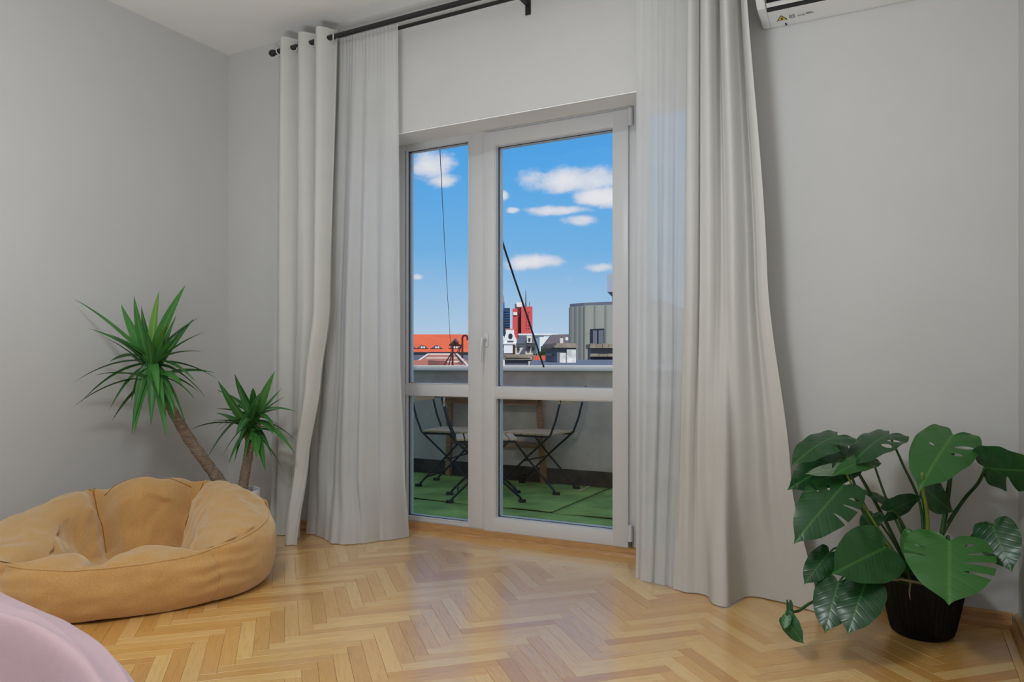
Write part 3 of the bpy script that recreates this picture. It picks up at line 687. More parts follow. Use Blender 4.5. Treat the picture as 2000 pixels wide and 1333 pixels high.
# ------------------------------------------------------------------ pink bed cover in the corner of the picture
def bed_cover():
    m = bpy.data.materials.new('pink_washed_linen'); m.use_nodes = True; t = NT(m.node_tree); b = t.n['Principled BSDF']
    vec = t.node('ShaderNodeTexCoord').outputs['Object']; n = t.noise(vec, 6, 3); w = t.noise(vec, 420, 2)
    t.l.new(t.mix(n, C4((.44, .29, .30)), C4((.49, .34, .355))), b.inputs['Base Color']); b.inputs['Roughness'].default_value = .9
    b.inputs['Sheen Weight'].default_value = .3; b.inputs['Sheen Tint'].default_value = (.85, .85, 1, 1); b.inputs['Specular IOR Level'].default_value = .1
    t.l.new(t.bump(t.math('ADD', t.math('MULTIPLY', w, .12), t.noise(vec, 12, 2)), .25, .012), b.inputs['Normal'])
    c = V((-1.76, -.10, 0)); ang = radians(-9); ax, ay = .965, 1.02; rows = []
    prof = [(1.02, 0.0), (1.02, .10), (1.012, .24), (1.0, .36), (.985, .43), (.955, .475), (.91, .495), (.84, .503), (.7, .508), (.5, .51), (.25, .512), (0.0, .512)]
    N = 240; sub = 22
    for i in range((len(prof)-1)*sub+1):
        k = min(i//sub, len(prof)-2); f_ = i/sub-k; r = prof[k][0]*(1-f_)+prof[k+1][0]*f_; z = prof[k][1]*(1-f_)+prof[k+1][1]*f_; row = []
        for j in range(N+1):
            th = 2*pi*j/N; ct, st = cos(th), sin(th); R = 1/((abs(ct)/ax)**3.8+(abs(st)/ay)**3.8)**(1/3.8)
            x, y = ct*R*r, st*R*r
            q = V((x*3, y*3, z*3)); d = noise.noise(q)*.02+noise.noise(q*2.3)*.010
            wx, wy = c.x+x*cos(ang)-y*sin(ang), c.y+x*sin(ang)+y*cos(ang)
            # the cover is pushed up into a long fold along the foot of the bed, with a second fold running off it
            yl = .712-.9*max(0, wx+1.24)**2-.10*max(0, -1.4-wx)+.010*noise.noise(V((wx*6, 1.3, 0))); sl = wy-yl
            if sl < 0: d -= .16*(1-math.exp(-(sl/.045)**2))*min(1, max(0, (wx+3.2)/1.2))
            d += .016*math.exp(-(sl/.022)**2)
            u2 = (wx+1.248)*.955-(wy-.62)*.297; v2 = (wx+1.248)*.297+(wy-.62)*.955
            d += .105*math.exp(-((v2+.35*u2*u2*(1 if u2 > 0 else .2)+.02)/.026)**2)*(1/(1+math.exp((u2-.16)*40)))
            d += .045*math.exp(-((v2+.17+.2*u2)/.035)**2)+.012*sin(wx*30+wy*11)*math.exp(-((sl+.06)/.05)**2)
            if z < .42: d = d*.3+.010*sin(th*34+noise.noise(q)*3)*(1-z/.42)
            if r > .97: x += ct*d; y += st*d; zz = z
            else: zz = z+d*min(1, (1-r)*18)
            row.append(c+V((x*cos(ang)-y*sin(ang), x*sin(ang)+y*cos(ang), max(.002, zz))))
        rows.append(row)
    obj('bed_cover', MB().grid(rows), m, None, smooth=True, origin=c, label='crumpled dusty-pink linen bed cover rounding off in the lower corner', cat='bedding')
bed_cover()

# ------------------------------------------------------------------ yucca in a white pot
def strap_leaf(b, t, w, sag, roll, axis, n=10):
    """a pointed strap-shaped leaf from b to t, arching by sag along axis"""
    L = (t-b).length; rows = []; uv = []
    ctrl = (b+t)/2+axis*sag*L
    for i in range(n+1):
        s = i/n; p = b*(1-s)**2+ctrl*2*s*(1-s)+t*s*s; tg = ((ctrl-b)*(1-s)+(t-ctrl)*s).normalized()
        sd = tg.cross(axis)
        if sd.length < .05: sd = tg.cross(V((.6, .3, .7)))
        sd.normalize(); nn = sd.cross(tg); ca, sa = cos(roll*(1-.4*s)), sin(roll*(1-.4*s)); sd, nn = sd*ca+nn*sa, nn*ca-sd*sa
        ww = w*(.42+.58*min(1, s/.3))*(1-max(0, (s-.35)/.65)**1.7)
        rows.append([p-sd*ww/2+nn*ww*.16, p, p+sd*ww/2+nn*ww*.16]); uv += [(s, -.5), (s, 0), (s, .5)]
    return MB().grid(rows), uv
def yucca():
    rnd = random.Random(11)
    pc = P(458, 965, 3.86); pot = V((pc.x, pc.y, 0)); R = .128
    root = empty('potted_yucca', pot, label='two-stemmed yucca in a white pot behind the mustard bean bag', cat='potted plant')
    HP = .298
    obj('pot', MB().lathe([(0, 0), (R*.80, 0), (R*.83, .012), (R, HP-.004), (R-.003, HP), (R-.009, HP-.002), (R-.014, HP-.05), (0, HP-.052)], 40, pot), M['pot_white'], root, smooth=True, sharp=50)
    obj('soil', MB().lathe([(R-.013, HP-.049), (R-.02, HP-.04), (.05, HP-.03), (0, HP-.03)], 30, pot), M['soil'], root, smooth=True)
    def trunk(pts, r0, r1):
        path = []; n = len(pts)
        for i in range(33):
            s = i/32*(n-1); k = min(int(s), n-2); f_ = s-k
            p0, p1, p2, p3 = pts[max(k-1, 0)], pts[k], pts[k+1], pts[min(k+2, n-1)]
            path.append(.5*(2*p1+(p2-p0)*f_+(2*p0-5*p1+4*p2-p3)*f_*f_+(3*p1-p0-3*p2+p3)*f_**3))
        rs = [(r0+(r1-r0)*i/32)*(1+.05*sin(i*2.4)+.04*rnd.uniform(-1, 1)) for i in range(33)]
        return obj('trunk', MB().tube(path, rs, 16), M['bark'], root, smooth=True)
    dA = 3.66; cA = P(298, 722, dA)
    b1 = V((pot.x-.035, pot.y-.01, HP-.035))
    trunk([b1, P(425, 935, 3.83), P(372, 862, 3.76), P(330, 790, 3.69), P(303, 735, dA)], .033, .021)
    dB = 3.85; cB = P(490, 832, dB)
    trunk([V((pot.x+.045, pot.y+.005, HP-.035)), P(477, 935, 3.86), P(485, 890, dB), P(488, 862, dB)], .026, .022)
    big = [(142, 583, 17), (236, 594, 26), (262, 578, 24), (311, 568, 24), (363, 556, 27), (329, 608, 16), (345, 615, 16), (379, 622, 18), (389, 620, 28), (173, 642, 18),
           (204, 659, 20), (211, 650, 18), (142, 749, 24), (184, 734, 9), (142, 796, 20), (157, 787, 16), (223, 731, 16), (212, 804, 26), (217, 826, 10), (257, 850, 22), (262, 852, 24),
           (295, 834, 26), (325, 857, 28), (366, 839, 22), (421, 729, 22), (403, 779, 22), (382, 782, 18), (383, 747, 16), (276, 598, 20), (270, 606, 18), (318, 626, 18), (214, 707, 18),
           (352, 722, 20), (300, 640, 18), (288, 650, 18), (245, 690, 20), (340, 690, 18), (310, 775, 20), (275, 790, 18)]
    small = [(425, 743, 26), (420, 761, 14), (458, 730, 20), (494, 758, 18), (537, 725, 24), (551, 758, 8), (582, 806, 16), (580, 863, 22), (577, 888, 20), (554, 923, 20), (532, 895, 20), (519, 926, 24),
             (501, 896, 28), (445, 910, 24), (432, 895, 14), (402, 901, 24), (371, 840, 14), (414, 822, 18), (420, 835, 14), (442, 794, 14), (465, 754, 18), (499, 790, 26), (516, 771, 24), (557, 843, 14),
             (424, 847, 8), (508, 768, 22), (524, 782, 24), (470, 775, 20), (545, 800, 24), (460, 850, 20), (535, 850, 18)]
    def crown(ctr, depth, tips, base_px, Lmax, ax_, y_up):
        for i, (tx, ty, wpx) in enumerate(tips):
            lat = sqrt((tx-base_px[0])**2+(ty-base_px[1])**2)/F*depth
            Lr = max(lat*1.06, Lmax*rnd.uniform(.72, .95)); off = sqrt(max(0, Lr*Lr-lat*lat))*.8
            low = ty > base_px[1]+20
            sg = -1 if (low and rnd.random() < .7) or rnd.random() < .5 else 1
            tip = P(tx, ty, depth+sg*off)
            for _ in range(20):
                if tip.x > XL+.035 and tip.y < 2.90: break
                off -= .03; tip = P(tx, ty, depth+sg*off)
            b = ctr+ax_*rnd.uniform(-.065, .055)+V((rnd.uniform(-1, 1), rnd.uniform(-1, 1), 0))*.012
            young = (ty < base_px[1]-70 and abs(tx-base_px[0]) < 34)
            dirv = (tip-b).normalized()
            sag = .10+.16*max(0, .4-dirv.z)
            mb_, uv = strap_leaf(b, tip, wpx/F*depth*.80, sag, rnd.uniform(-.7, .7), V((0, 0, 1)) if dirv.z < .75 else V((-FW.x, -FW.y, .2)).normalized())
            obj('leaf', mb_, M['yyoung'] if young and rnd.random() < .45 else M['yleaf'], root, smooth=True, uv=uv)
    for k in range(22):
        a = rnd.uniform(0, 2*pi); ln = rnd.uniform(70, 135); big.append((298+cos(a)*ln, 712+sin(a)*ln*.95, rnd.uniform(13, 22)))
    for k in range(12):
        a = rnd.uniform(0, 2*pi); ln = rnd.uniform(45, 85); small.append((493+cos(a)*ln, 828+sin(a)*ln, rnd.uniform(12, 20)))
    crown(cA, dA, big, (298, 718), .36, (P(298, 700, dA)-P(310, 745, dA)).normalized(), 0)
    crown(P(493, 826, dB), dB, small, (493, 824), .27, V((0, 0, 1)), 0)
    # short side shoots carrying the small crown
    obj('shoot', MB().tube([P(486, 868, dB), P(480, 845, dB), P(478, 818, dB)], [.014, .012, .010], 10), mat('pale_shoot', (.42, .36, .16), .7), root, smooth=True)
    obj('shoot', MB().tube([P(489, 868, dB), P(503, 850, dB), P(507, 822, dB)], [.014, .012, .010], 10), bpy.data.materials['pale_shoot'], root, smooth=True)
yucca()

# ------------------------------------------------------------------ monstera in a black pot
def heart(B, T, wr, roll, slits=(), holes=(), curl=.25, droop=.15, N=56, nt=18):
    """heart-shaped leaf: B petiole joint, T tip, wr width over length, roll about the midrib, slits (side, s0, s1, t0)."""
    L = (T-B).length; tg = (T-B).normalized(); view = (B-V((0, 0, EYE))).normalized()
    sd = tg.cross(view).normalized(); nn = sd.cross(tg)
    if nn.dot(view) > 0: nn = -nn
    ca, sa = cos(roll), sin(roll); sd, nn = sd*ca+nn*sa, nn*ca-sd*sa
    half = [(0, 0.0, .015), (.07, -.09, .11), (.16, -.14, .24), (.27, -.10, .375), (.38, .03, .47), (.50, .22, .50), (.62, .42, .475), (.74, .61, .395), (.84, .77, .275), (.92, .885, .135), (.965, .945, .05), (1.0, 1.0, 0)]
    mb_ = MB(); uv = []
    def pt(u, t, side):
        u = min(1, max(0, u)); e, w = spline(half, u); s0 = max(0, min(1, u*.80 if u < .9 else .72+(u-.9)*2.8))
        ss = s0+(e-s0)*t; ww = w*wr*t*side
        zc = -curl*(ww/wr)**2*1.3*wr-droop*max(0, ss)**2+.05*abs(ww)+.012*sin(u*pi*9)*t*t
        return B+tg*(ss*L)+sd*(ww*L)+nn*(zc*L), (ss, ww/wr)
    for side in (-1, 1):
        cuts = []                   # (middle, half width as a function of t)
        for (k, a, b, t0) in slits:
            if k == side: cuts.append(((a+b)/2, lambda t, h=(b-a)*.62, t0=t0: 0 if t <= t0 else h*((t-t0)/(1-t0))**.45))
        for (k, a, b, t0, t1) in holes:
            if k == side: cuts.append(((a+b)/2, lambda t, h=(b-a)*.62, t0=t0, t1=t1: h*sqrt(max(0, 1-((t-(t0+t1)/2)/((t1-t0)/2))**2))))
        cuts.sort(key=lambda c: c[0]); bounds = [(0, lambda t: 0)]+cuts+[(1, lambda t: 0)]
        sh = lambda m, t: m-(.05*(1-t) if 0 < m < 1 else 0)
        for (m0, h0), (m1, h1) in zip(bounds[:-1], bounds[1:]):
            nk = max(3, int(N*(m1-m0))); rows = []
            for k in range(nk+1):
                row = []
                for j in range(nt+1):
                    t = j/nt; ua = sh(m0, t)+h0(t); ub = sh(m1, t)-h1(t); p, q = pt(ua+(ub-ua)*k/nk, t, side); row.append(p); uv.append(q)
                rows.append(row)
            mb_.grid(rows)
    return mb_, uv
def monstera():
    pcs = P(1801, 1200, 2.62); pot = V((pcs.x, pcs.y, 0))
    root = empty('potted_monstera', pot, label='large monstera with split leaves in a black ribbed pot by the right wall', cat='potted plant')
    HP = .235; n = 96; vs = []; prof = [(.0, .0), (.088, .0), (.098, .010), (.104, .03), (.119, .10), (.132, .17), (.1405, .222), (.142, HP), (.138, HP+.001), (.133, HP-.004), (.126, HP-.045), (0, HP-.047)]
    m = MB(); rows = []
    for i, (r, z) in enumerate(prof):
        rows.append([pot+V(((r+(.0018*cos(k*pi) if 2 <= i <= 6 else 0))*cos(2*pi*k/n), (r+(.0018*cos(k*pi) if 2 <= i <= 6 else 0))*sin(2*pi*k/n), z)) for k in range(n)]+[])
    vs = [p for r in rows for p in r]; m.add(vs, [(i*n+k, i*n+(k+1) % n, (i+1)*n+(k+1) % n, (i+1)*n+k) for i in range(len(rows)-1) for k in range(n)])
    obj('pot', m, M['pot_black'], root, smooth=True, sharp=40)
    obj('soil', MB().lathe([(.125, HP-.044), (.11, HP-.03), (.05, HP-.02), (0, HP-.02)], 30, pot), M['soil'], root, smooth=True)
    crown = pot+V((0, 0, HP-.025))
    # base px, tip px, depth base, depth tip, width ratio, roll, material, slits, holes, curl, droop
    WPX = [80, 80, 110, 94, 66, 46, 28, 86, 40, 100, 26, 114, 54, 78, 86, 155, 78, 60, 42, 40, 15, 19]
    LV = [
        ((1636, 851), (1548, 880), 2.62, 2.50, .85, 1.0, 'mleaf', [(1, .50, .56, .3)], [], .25, .25),
        ((1738, 848), (1660, 876), 2.66, 2.52, .85, 1.0, 'mleaf', [], [(1, .42, .47, .35, .8), (1, .56, .61, .35, .8)], .25, .3),
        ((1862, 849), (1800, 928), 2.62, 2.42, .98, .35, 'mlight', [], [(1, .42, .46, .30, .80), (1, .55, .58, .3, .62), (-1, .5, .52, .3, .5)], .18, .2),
        ((1924, 914), (2030, 930), 2.50, 2.22, .95, .55, 'mleaf', [(-1, .50, .58, .30)], [], .18, .15),
        ((1806, 953), (1847, 1000), 2.72, 2.58, 1.15, .75, 'mleaf', [], [], .2, .2),
        ((1733, 1000), (1806, 972), 2.56, 2.62, .72, .5, 'mleaf', [], [], .25, .1),
        ((1740, 985), (1680, 951), 2.66, 2.74, .6, .95, 'mleaf', [], [], .25, .1),
        ((1655, 893), (1546, 943), 2.70, 2.62, .78, .35, 'mleaf', [], [], .15, .2),
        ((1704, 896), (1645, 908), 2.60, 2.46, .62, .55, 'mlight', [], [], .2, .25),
        ((1648, 948), (1562, 1041), 2.52, 2.38, .80, .15, 'mleaf', [(1, .46, .485, .45), (1, .60, .625, .4), (-1, .5, .53, .5)], [(-1, .36, .40, .3, .5), (1, .36, .38, .5, .9)], .3, .25),
        ((1650, 914), (1578, 923), 2.53, 2.47, .42, .3, 'munder', [(-1, .46, .53, .2)], [], .2, .1),
        ((1730, 1070), (1640, 1112), 2.42, 2.28, 1.22, .12, 'mleaf', [], [], .12, .15),
        ((1620, 1080), (1571, 1138), 2.48, 2.42, .90, .25, 'mleaf', [], [], .35, .1),
        ((1638, 1138), (1610, 1226), 2.40, 2.30, .92, .2, 'mleaf', [], [], .3, .2),
        ((1690, 1142), (1656, 1227), 2.36, 2.26, .98, .2, 'mleaf', [], [], .3, .2),
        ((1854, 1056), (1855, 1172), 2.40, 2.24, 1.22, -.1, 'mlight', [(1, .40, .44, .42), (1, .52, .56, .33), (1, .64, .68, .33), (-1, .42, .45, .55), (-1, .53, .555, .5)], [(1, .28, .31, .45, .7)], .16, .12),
        ((1938, 1026), (1972, 1110), 2.46, 2.34, 1.15, .1, 'mleaf', [], [], .15, .15),
        ((1789, 1043), (1787, 1112), 2.52, 2.48, .90, .3, 'mlight', [], [], .3, .1),
        ((1706, 1004), (1690, 1040), 2.60, 2.54, 1.2, .4, 'mleaf', [], [], .2, .1),
        ((1533, 1207), (1566, 1257), 2.42, 2.33, .85, .5, 'mleaf', [], [], .3, .1),
        ((1541, 1178), (1545, 1224), 2.44, 2.42, .42, .6, 'mleaf', [], [], .4, -.1),
        ((1537, 1204), (1532, 1230), 2.40, 2.38, .65, .3, 'mlight', [], [], .3, .0)]
    for i, ((bx_, by_), (tx, ty), db, dt, wr, roll, mt, sl, ho, cu, dr) in enumerate(LV):
        B = P(bx_, by_, db); T = P(tx, ty, dt); wr = WPX[i]*db/F/(T-B).length
        mb_, uv = heart(B, T, wr, roll, sl, ho, cu, dr)
        for k, p in enumerate(mb_.v):
            if p[2] < .004: mb_.v[k] = (p[0], p[1], .004)
            if p[1] > YW-.012: mb_.v[k] = (p[0], YW-.012, p[2])
            if mb_.v[k][0] > XR-.01: mb_.v[k] = (XR-.01, mb_.v[k][1], p[2])
        obj('leaf', mb_, M[mt], root, smooth=True, uv=uv)
    def pet(pts, r, mt='stem'):
        path = []; n = len(pts)
        for i in range(17):
            s = i/16*(n-1); k = min(int(s), n-2); f_ = s-k
            p0, p1, p2, p3 = pts[max(k-1, 0)], pts[k], pts[k+1], pts[min(k+2, n-1)]
            path.append(.5*(2*p1+(p2-p0)*f_+(2*p0-5*p1+4*p2-p3)*f_*f_+(3*p1-p0-3*p2+p3)*f_**3))
        obj('petiole', MB().tube(path, [r*(1.35-.5*i/16) for i in range(17)], 7), M[mt], root, smooth=True)
    cr = lambda px, d=2.6: P(px, 1142, d)
    pet([cr(1790), P(1700, 1010, 2.6), P(1652, 905, 2.63), P(1634, 860, 2.62), P(1636, 851, 2.62)], .0042)
    pet([cr(1798), P(1800, 1000, 2.66), P(1762, 905, 2.67), P(1740, 857, 2.66)], .0042)
    pet([cr(1815), P(1842, 1030, 2.62), P(1857, 920, 2.63), P(1862, 850, 2.62)], .0075)
    pet([cr(1808), P(1812, 1020, 2.55), P(1803, 960, 2.50), P(1801, 925, 2.46)], .0055, 'stem_y')
    pet([cr(1812, 2.63), P(1838, 1050, 2.66), P(1880, 980, 2.67), P(1910, 945, 2.58), P(1924, 914, 2.50)], .006)
    pet([cr(1800, 2.66), P(1808, 1040, 2.72), P(1803, 975, 2.73), P(1806, 953, 2.72)], .004)
    pet([cr(1795), P(1778, 1060, 2.58), P(1752, 1005, 2.57), P(1733, 1000, 2.56)], .004)
    pet([cr(1792, 2.64), P(1765, 1040, 2.66), P(1740, 985, 2.66)], .0035)
    pet([cr(1788, 2.66), P(1730, 1020, 2.70), P(1680, 930, 2.71), P(1655, 893, 2.70)], .0055)
    pet([cr(1788), P(1772, 1070, 2.58), P(1735, 985, 2.60), P(1713, 925, 2.60), P(1704, 896, 2.60)], .0038)
    pet([cr(1780, 2.58), P(1710, 1040, 2.54), P(1672, 975, 2.52), P(1648, 948, 2.52)], .0055)
    pet([cr(1784, 2.57), P(1700, 1010, 2.53), P(1660, 940, 2.53), P(1650, 914, 2.53)], .0035, 'stem_y')
    pet([cr(1782, 2.54), P(1765, 1105, 2.47), P(1745, 1080, 2.43), P(1730, 1070, 2.42)], .0045)
    pet([cr(1778, 2.56), P(1700, 1085, 2.50), P(1640, 1070, 2.48), P(1620, 1080, 2.48)], .0035)
    pet([cr(1778, 2.54), P(1715, 1125, 2.46), P(1660, 1120, 2.42), P(1638, 1138, 2.40)], .004)
    pet([cr(1782, 2.52), P(1735, 1120, 2.42), P(1705, 1122, 2.37), P(1690, 1142, 2.36)], .004)
    pet([cr(1812, 2.54), P(1838, 1090, 2.46), P(1850, 1050, 2.42), P(1854, 1056, 2.40)], .005)
    pet([cr(1815, 2.62), P(1870, 1085, 2.60), P(1918, 1025, 2.49), P(1938, 1026, 2.46)], .0045)
    pet([cr(1798, 2.58), P(1793, 1090, 2.54), P(1789, 1043, 2.52)], .004)
    pet([cr(1790, 2.64), P(1745, 1060, 2.62), P(1706, 1004, 2.60)], .0035)
    obj('runner', MB().tube([P(1775, 1140, 2.55), P(1735, 1131, 2.44), P(1690, 1140, 2.46), P(1630, 1155, 2.5), P(1580, 1180, 2.48), P(1560, 1194, 2.46), P(1545, 1197, 2.44), P(1538, 1204, 2.42)], [.005]*8, 8), M['stem'], root, smooth=True)
    obj('aerial_root', MB().tube([P(1810, 1142, 2.50), P(1760, 1132, 2.46), P(1722, 1136, 2.46)], [.005, .004, .0025], 8), M['root'], root, smooth=True)
    obj('aerial_root', MB().tube([P(1778, 1138, 2.475), P(1776, 1160, 2.468), P(1778, 1172, 2.474)], [.003, .0025, .001], 6), M['root'], root, smooth=True)
    for k in range(7):
        a = k*.9; obj('root_stub', MB().tube([crown+V((cos(a)*.05, sin(a)*.04, -.01)), crown+V((cos(a)*.03, sin(a)*.03, .05)), crown+V((cos(a+.6)*.012, sin(a+.6)*.015, .10))], [.006, .006, .004], 7), M['stem'], root, smooth=True)
monstera()

# ------------------------------------------------------------------ terrace
ZT = -.02
struct('terrace_floor', MB().box(-9, 4, YO, 5.7, -.35, ZT-.008), M['slab'])
YP = 5.52; ZP = .905
par = struct('wall_parapet', MB().box(-9, 4, YP, YP+.22, ZT-.008, ZP), M['parapet'])
struct('coping', MB().box(-9, 4, YP-.03, YP+.25, ZP-.012, ZP+.036, c=.005), M['coping'], par)
struct('flashing', MB().box(-9, 4, YP-.012, YP, ZT-.008, .10), M['flash'], par)
struct('wall_facade', MB().box(-9, XL-.3, YW, YO, -.35, 3.41).box(XR+.3, 9, YW, YO, -.35, 3.41).box(XL-.3, XR+.3, YW, YO, ZC+.1, 3.41).box(OX0-.4, OX0-.0, YO, YO+.0, 0, 0.001), M['facade'])
struct('building_base', MB().box(-9, 9, -3, 5.7, -16, -.36), M['facade'])
struct('ground', MB().box(-700, 500, -60, 1200, -16.5, -16), M['ground'])
def turf(x0, x1, y0, y1, curl, label, seed):
    rows = []; nx, ny = max(6, int((x1-x0)/.06)), max(6, int((y1-y0)/.05))
    for j in range(ny+1):
        r = []
        for i in range(nx+1):
            x = x0+(x1-x0)*i/nx; y = y0+(y1-y0)*j/ny; z = ZT-.004
            if curl: 
                k = max(0, 1-(y-y0)/.10) if curl > 0 else max(0, 1-(y1-y)/.08)
                z += abs(curl)*k*k*max(0, noise.noise(V((x*2.1, seed, 0)))+.25)
            r.append(V((x, y+.006*noise.noise(V((x*6, y*6, seed))), z)))
        rows.append(r)
    o = obj('turf_mat', MB().grid(rows), M['turf'], None, smooth=True, origin=V(((x0+x1)/2, (y0+y1)/2, ZT)), label=label, cat='turf mat', group='green turf mats on the terrace')
    s = o.modifiers.new('pile', 'SOLIDIFY'); s.thickness = .007; s.offset = 0
turf(-6, 2, 3.64, 4.395, 0, 'green turf mat nearest the balcony door on the terrace', 1)
turf(-6, -2.055, 4.41, 5.50, .022, 'green turf mat under the bistro chairs on the terrace', 2)
turf(-2.035, 2, 4.41, 5.50, .012, 'green turf mat right of the bistro chairs on the terrace', 3)
a, b = onZ(1131, 961, ZT+.006), onZ(1150, 951, ZT+.006)
obj('wood_stick', MB().tube([a, b], .006, 6), M['slat'], None, origin=a, label='pale wooden stick lying on the green turf seam', cat='stick')

def bistro_chair():
    """folding slatted chair, seat centre over the origin, facing +x"""
    root = empty('bistro_chair', (0, 0, 0))
    W, st = .19, M['steel']
    def part(name, m, mt, **k): return obj(name, m, mt, root, world=False, **k)
    for s in (-1, 1):
        y = W*s
        part('leg', MB().tube([(.24, y*.98, .02), (.235, y*.98, .035), (-.02, y*.98, .27), (-.22, y*.98, .44), (-.265, y*.98, .55), (-.33, y*.98, .80)], [.0085]*6, 8), st, smooth=True)
        part('leg', MB().tube([(-.245, y*.86, .02), (-.235, y*.86, .035), (-.01, y*.86, .255), (.15, y*.86, .425)], [.0085]*4, 8), st, smooth=True)
        part('foot', MB().box(.222, .275, y*.98-.011, y*.98+.011, 0, .022, c=.003), st); part('foot', MB().box(-.285, -.23, y*.86-.011, y*.86+.011, 0, .022, c=.003), st)
        part('seat_rail', MB().box(-.20, .20, y*.90-.006, y*.90+.006, .418, .436), st)
    for (x, z, yy) in ((.20, .075, .98), (-.20, .075, .86), (0.02, .235, .9)): part('stretcher', MB().tube([(x, -W*yy, z), (x, W*yy, z)], .006, 8), st, smooth=True)
    for k in range(7): x = -.185+k*.062; part('slat', MB().box(x-.026, x+.026, -.195, .195, .436, .452, c=.003), M['slat'])
    for z in (.70, .765):
        x = -.265-.065*(z-.55)/.25
        part('back_slat', MB().box(x-.002, x+.013, -.195, .195, z-.024, z+.024, c=.003), M['slat'])
    return root
def seat_at(o, px, py, rz, label, group='folding bistro chairs'):
    p = onZ(px, py, .42); o.location = (p.x, p.y, ZT); o.rotation_euler = (0, 0, rz); tag(o, label, 'chair', group)
ch = bistro_chair()
seat_at(ch, 1049, 845, radians(176), 'folding slatted bistro chair seen whole through the right lower pane')
c2 = copy_tree(ch); seat_at(c2, 892, 841, radians(8), 'folding slatted bistro chair farthest left on the terrace')
c3 = copy_tree(ch); seat_at(c3, 948, 855, radians(33), 'folding slatted bistro chair half hidden behind the door mullion')
# narrow wooden table against the parapet
tx1 = onY(1062, 780, 5.44).x; tx0 = tx1-.95
tb = empty('wooden_table', ((tx0+tx1)/2, 5.38, ZT), label='brown wooden table standing against the grey parapet behind the chairs', cat='table')
for k in range(3): y = 5.275+k*.075; obj('tabletop_slat', MB().box(tx0-.02, tx1+.02, y, y+.07, .665, .69, c=.003), M['tablewood'], tb)
for x, dx in ((tx0+.05, -.02), (tx1-.045, .045)):
    for y in (5.445,):
        obj('leg', MB().prism([(x-.022, y-.02, .665), (x+.022, y-.02, .665), (x+.022+dx, y-.02, ZT), (x-.022+dx, y-.02, ZT)], (0, .04, 0)), M['tablewood'], tb)
for z, y in ((.615, 5.37), (.26, 5.45)): obj('rail', MB().box(tx0+.04, tx1-.03, y, y+.018, z, z+.05), M['tablewood'], tb)
# lamp on the outside wall over the left light
lp = onY(817, 290, YO+.14)
lamp = empty('outdoor_lamp', (lp.x, YO, lp.z), label='dark round bowl of an outdoor wall lamp above the left light', cat='wall lamp')
obj('shade', MB().lathe([(0, 0), (.03, .002), (.052, .012), (.056, .02), (.05, .03), (.02, .05), (.012, .10), (0, .10)], 24, (lp.x, YO+.14, lp.z-.012)), M['dark'], lamp, smooth=True)
obj('arm', MB().tube([(lp.x, YO+.14, lp.z+.08), (lp.x, YO+.12, lp.z+.12), (lp.x, YO+.0, lp.z+.12)], .008, 8), M['dark'], lamp, smooth=True)
# overhead cables
obj('cable', MB().tube([P(1062, 717, 6.0), P(1046, 668, 5.75), P(1027, 610, 5.5), P(1006, 548, 5.25), P(988, 494, 5.0), P(971, 440, 4.75), P(945, 350, 4.5), P(905, 215, 4.3)], .0075, 8), M['dark'], None, smooth=True, origin=P(1062, 717, 6.0), label='thick black cable rising from the parapet across the right pane', cat='cable')
obj('cable', MB().tube([P(881, 690, 16), P(878, 640, 14.6), P(874, 575, 13.0), P(868, 470, 11), P(863, 370, 9), P(859, 285, 7), P(857, 190, 5.4), P(857, 60, 4.4)], .004, 6), M['dark'], None, smooth=True, origin=P(881, 690, 16), label='thin dark wire hanging down the left upper pane', cat='cable')

# ------------------------------------------------------------------ roofs and city beyond the parapet
def cbox(px0, px1, py0, d, thick, zb=-16, rot=0, py1=None):
    """box whose near face spans px0..px1 at depth d with its top at row py0; sides run back by thick, turned by rot"""
    a = P(px0, py0, d); b = P(px1, py0, d); z1 = a.z; z0 = zb if py1 is None else P(px0, py1, d).z
    ex = V((b.x-a.x, b.y-a.y, 0)); L = ex.length; ex.normalize(); ey = V((-ex.y, ex.x, 0))
    c = V(((a.x+b.x)/2, (a.y+b.y)/2, 0)); cr_, sr = cos(rot), sin(rot); ex2 = ex*cr_+ey*sr; ey2 = ey*cr_-ex*sr
    m = MB(); vs = [c+ex2*sx*L/2+ey2*sy+V((0, 0, z)) for z in (z0, z1) for sy in (0, thick) for sx in (-1, 1)]
    m.add(vs, [(0, 2, 3, 1), (4, 5, 7, 6), (0, 1, 5, 4), (2, 6, 7, 3), (0, 4, 6, 2), (1, 3, 7, 5)]); return m
def thing(name, px, d, label, cat, zb=-16, **k):
    p = P(px, HZ, d); return empty(name, (p.x, p.y, zb), label=label, cat=cat, **k)
def cpart(root, name, m, mt): return obj(name, m, mt, root)
def cm(name, r, g, b, rough=.85, **k): return mat(name, srgb(r, g, b), rough, .2, **k)
mt_orange = cm('orange_roof_tile', 232, 104, 62, var=.12, vscale=.6); mt_red = cm('red_tower_cladding', 214, 84, 84); mt_dred = cm('dark_red_recess', 96, 44, 42)
mt_cream = cm('cream_render', 226, 214, 200); mt_white = cm('white_render', 236, 234, 230); mt_slate = cm('slate_roof', 92, 96, 106, var=.1, vscale=1); mt_win = cm('dark_window', 52, 54, 62, .25)
mt_blue = cm('blue_curtain_glass', 46, 118, 176, .3); mt_navy = cm('navy_glass', 44, 66, 100, .25); mt_grey = cm('grey_metal_cladding', 172, 172, 160, .7); mt_conc = cm('weathered_concrete', 150, 140, 122, var=.35, vscale=3)
mt_brown = cm('brown_roof', 112, 98, 98, var=.1, vscale=1); mt_tile = cm('old_clay_tile', 186, 124, 106, var=.2, vscale=3); mt_lead = cm('blue_grey_roofing', 112, 116, 128, var=.14, vscale=2); mt_mortar = cm('white_mortar', 240, 228, 218)
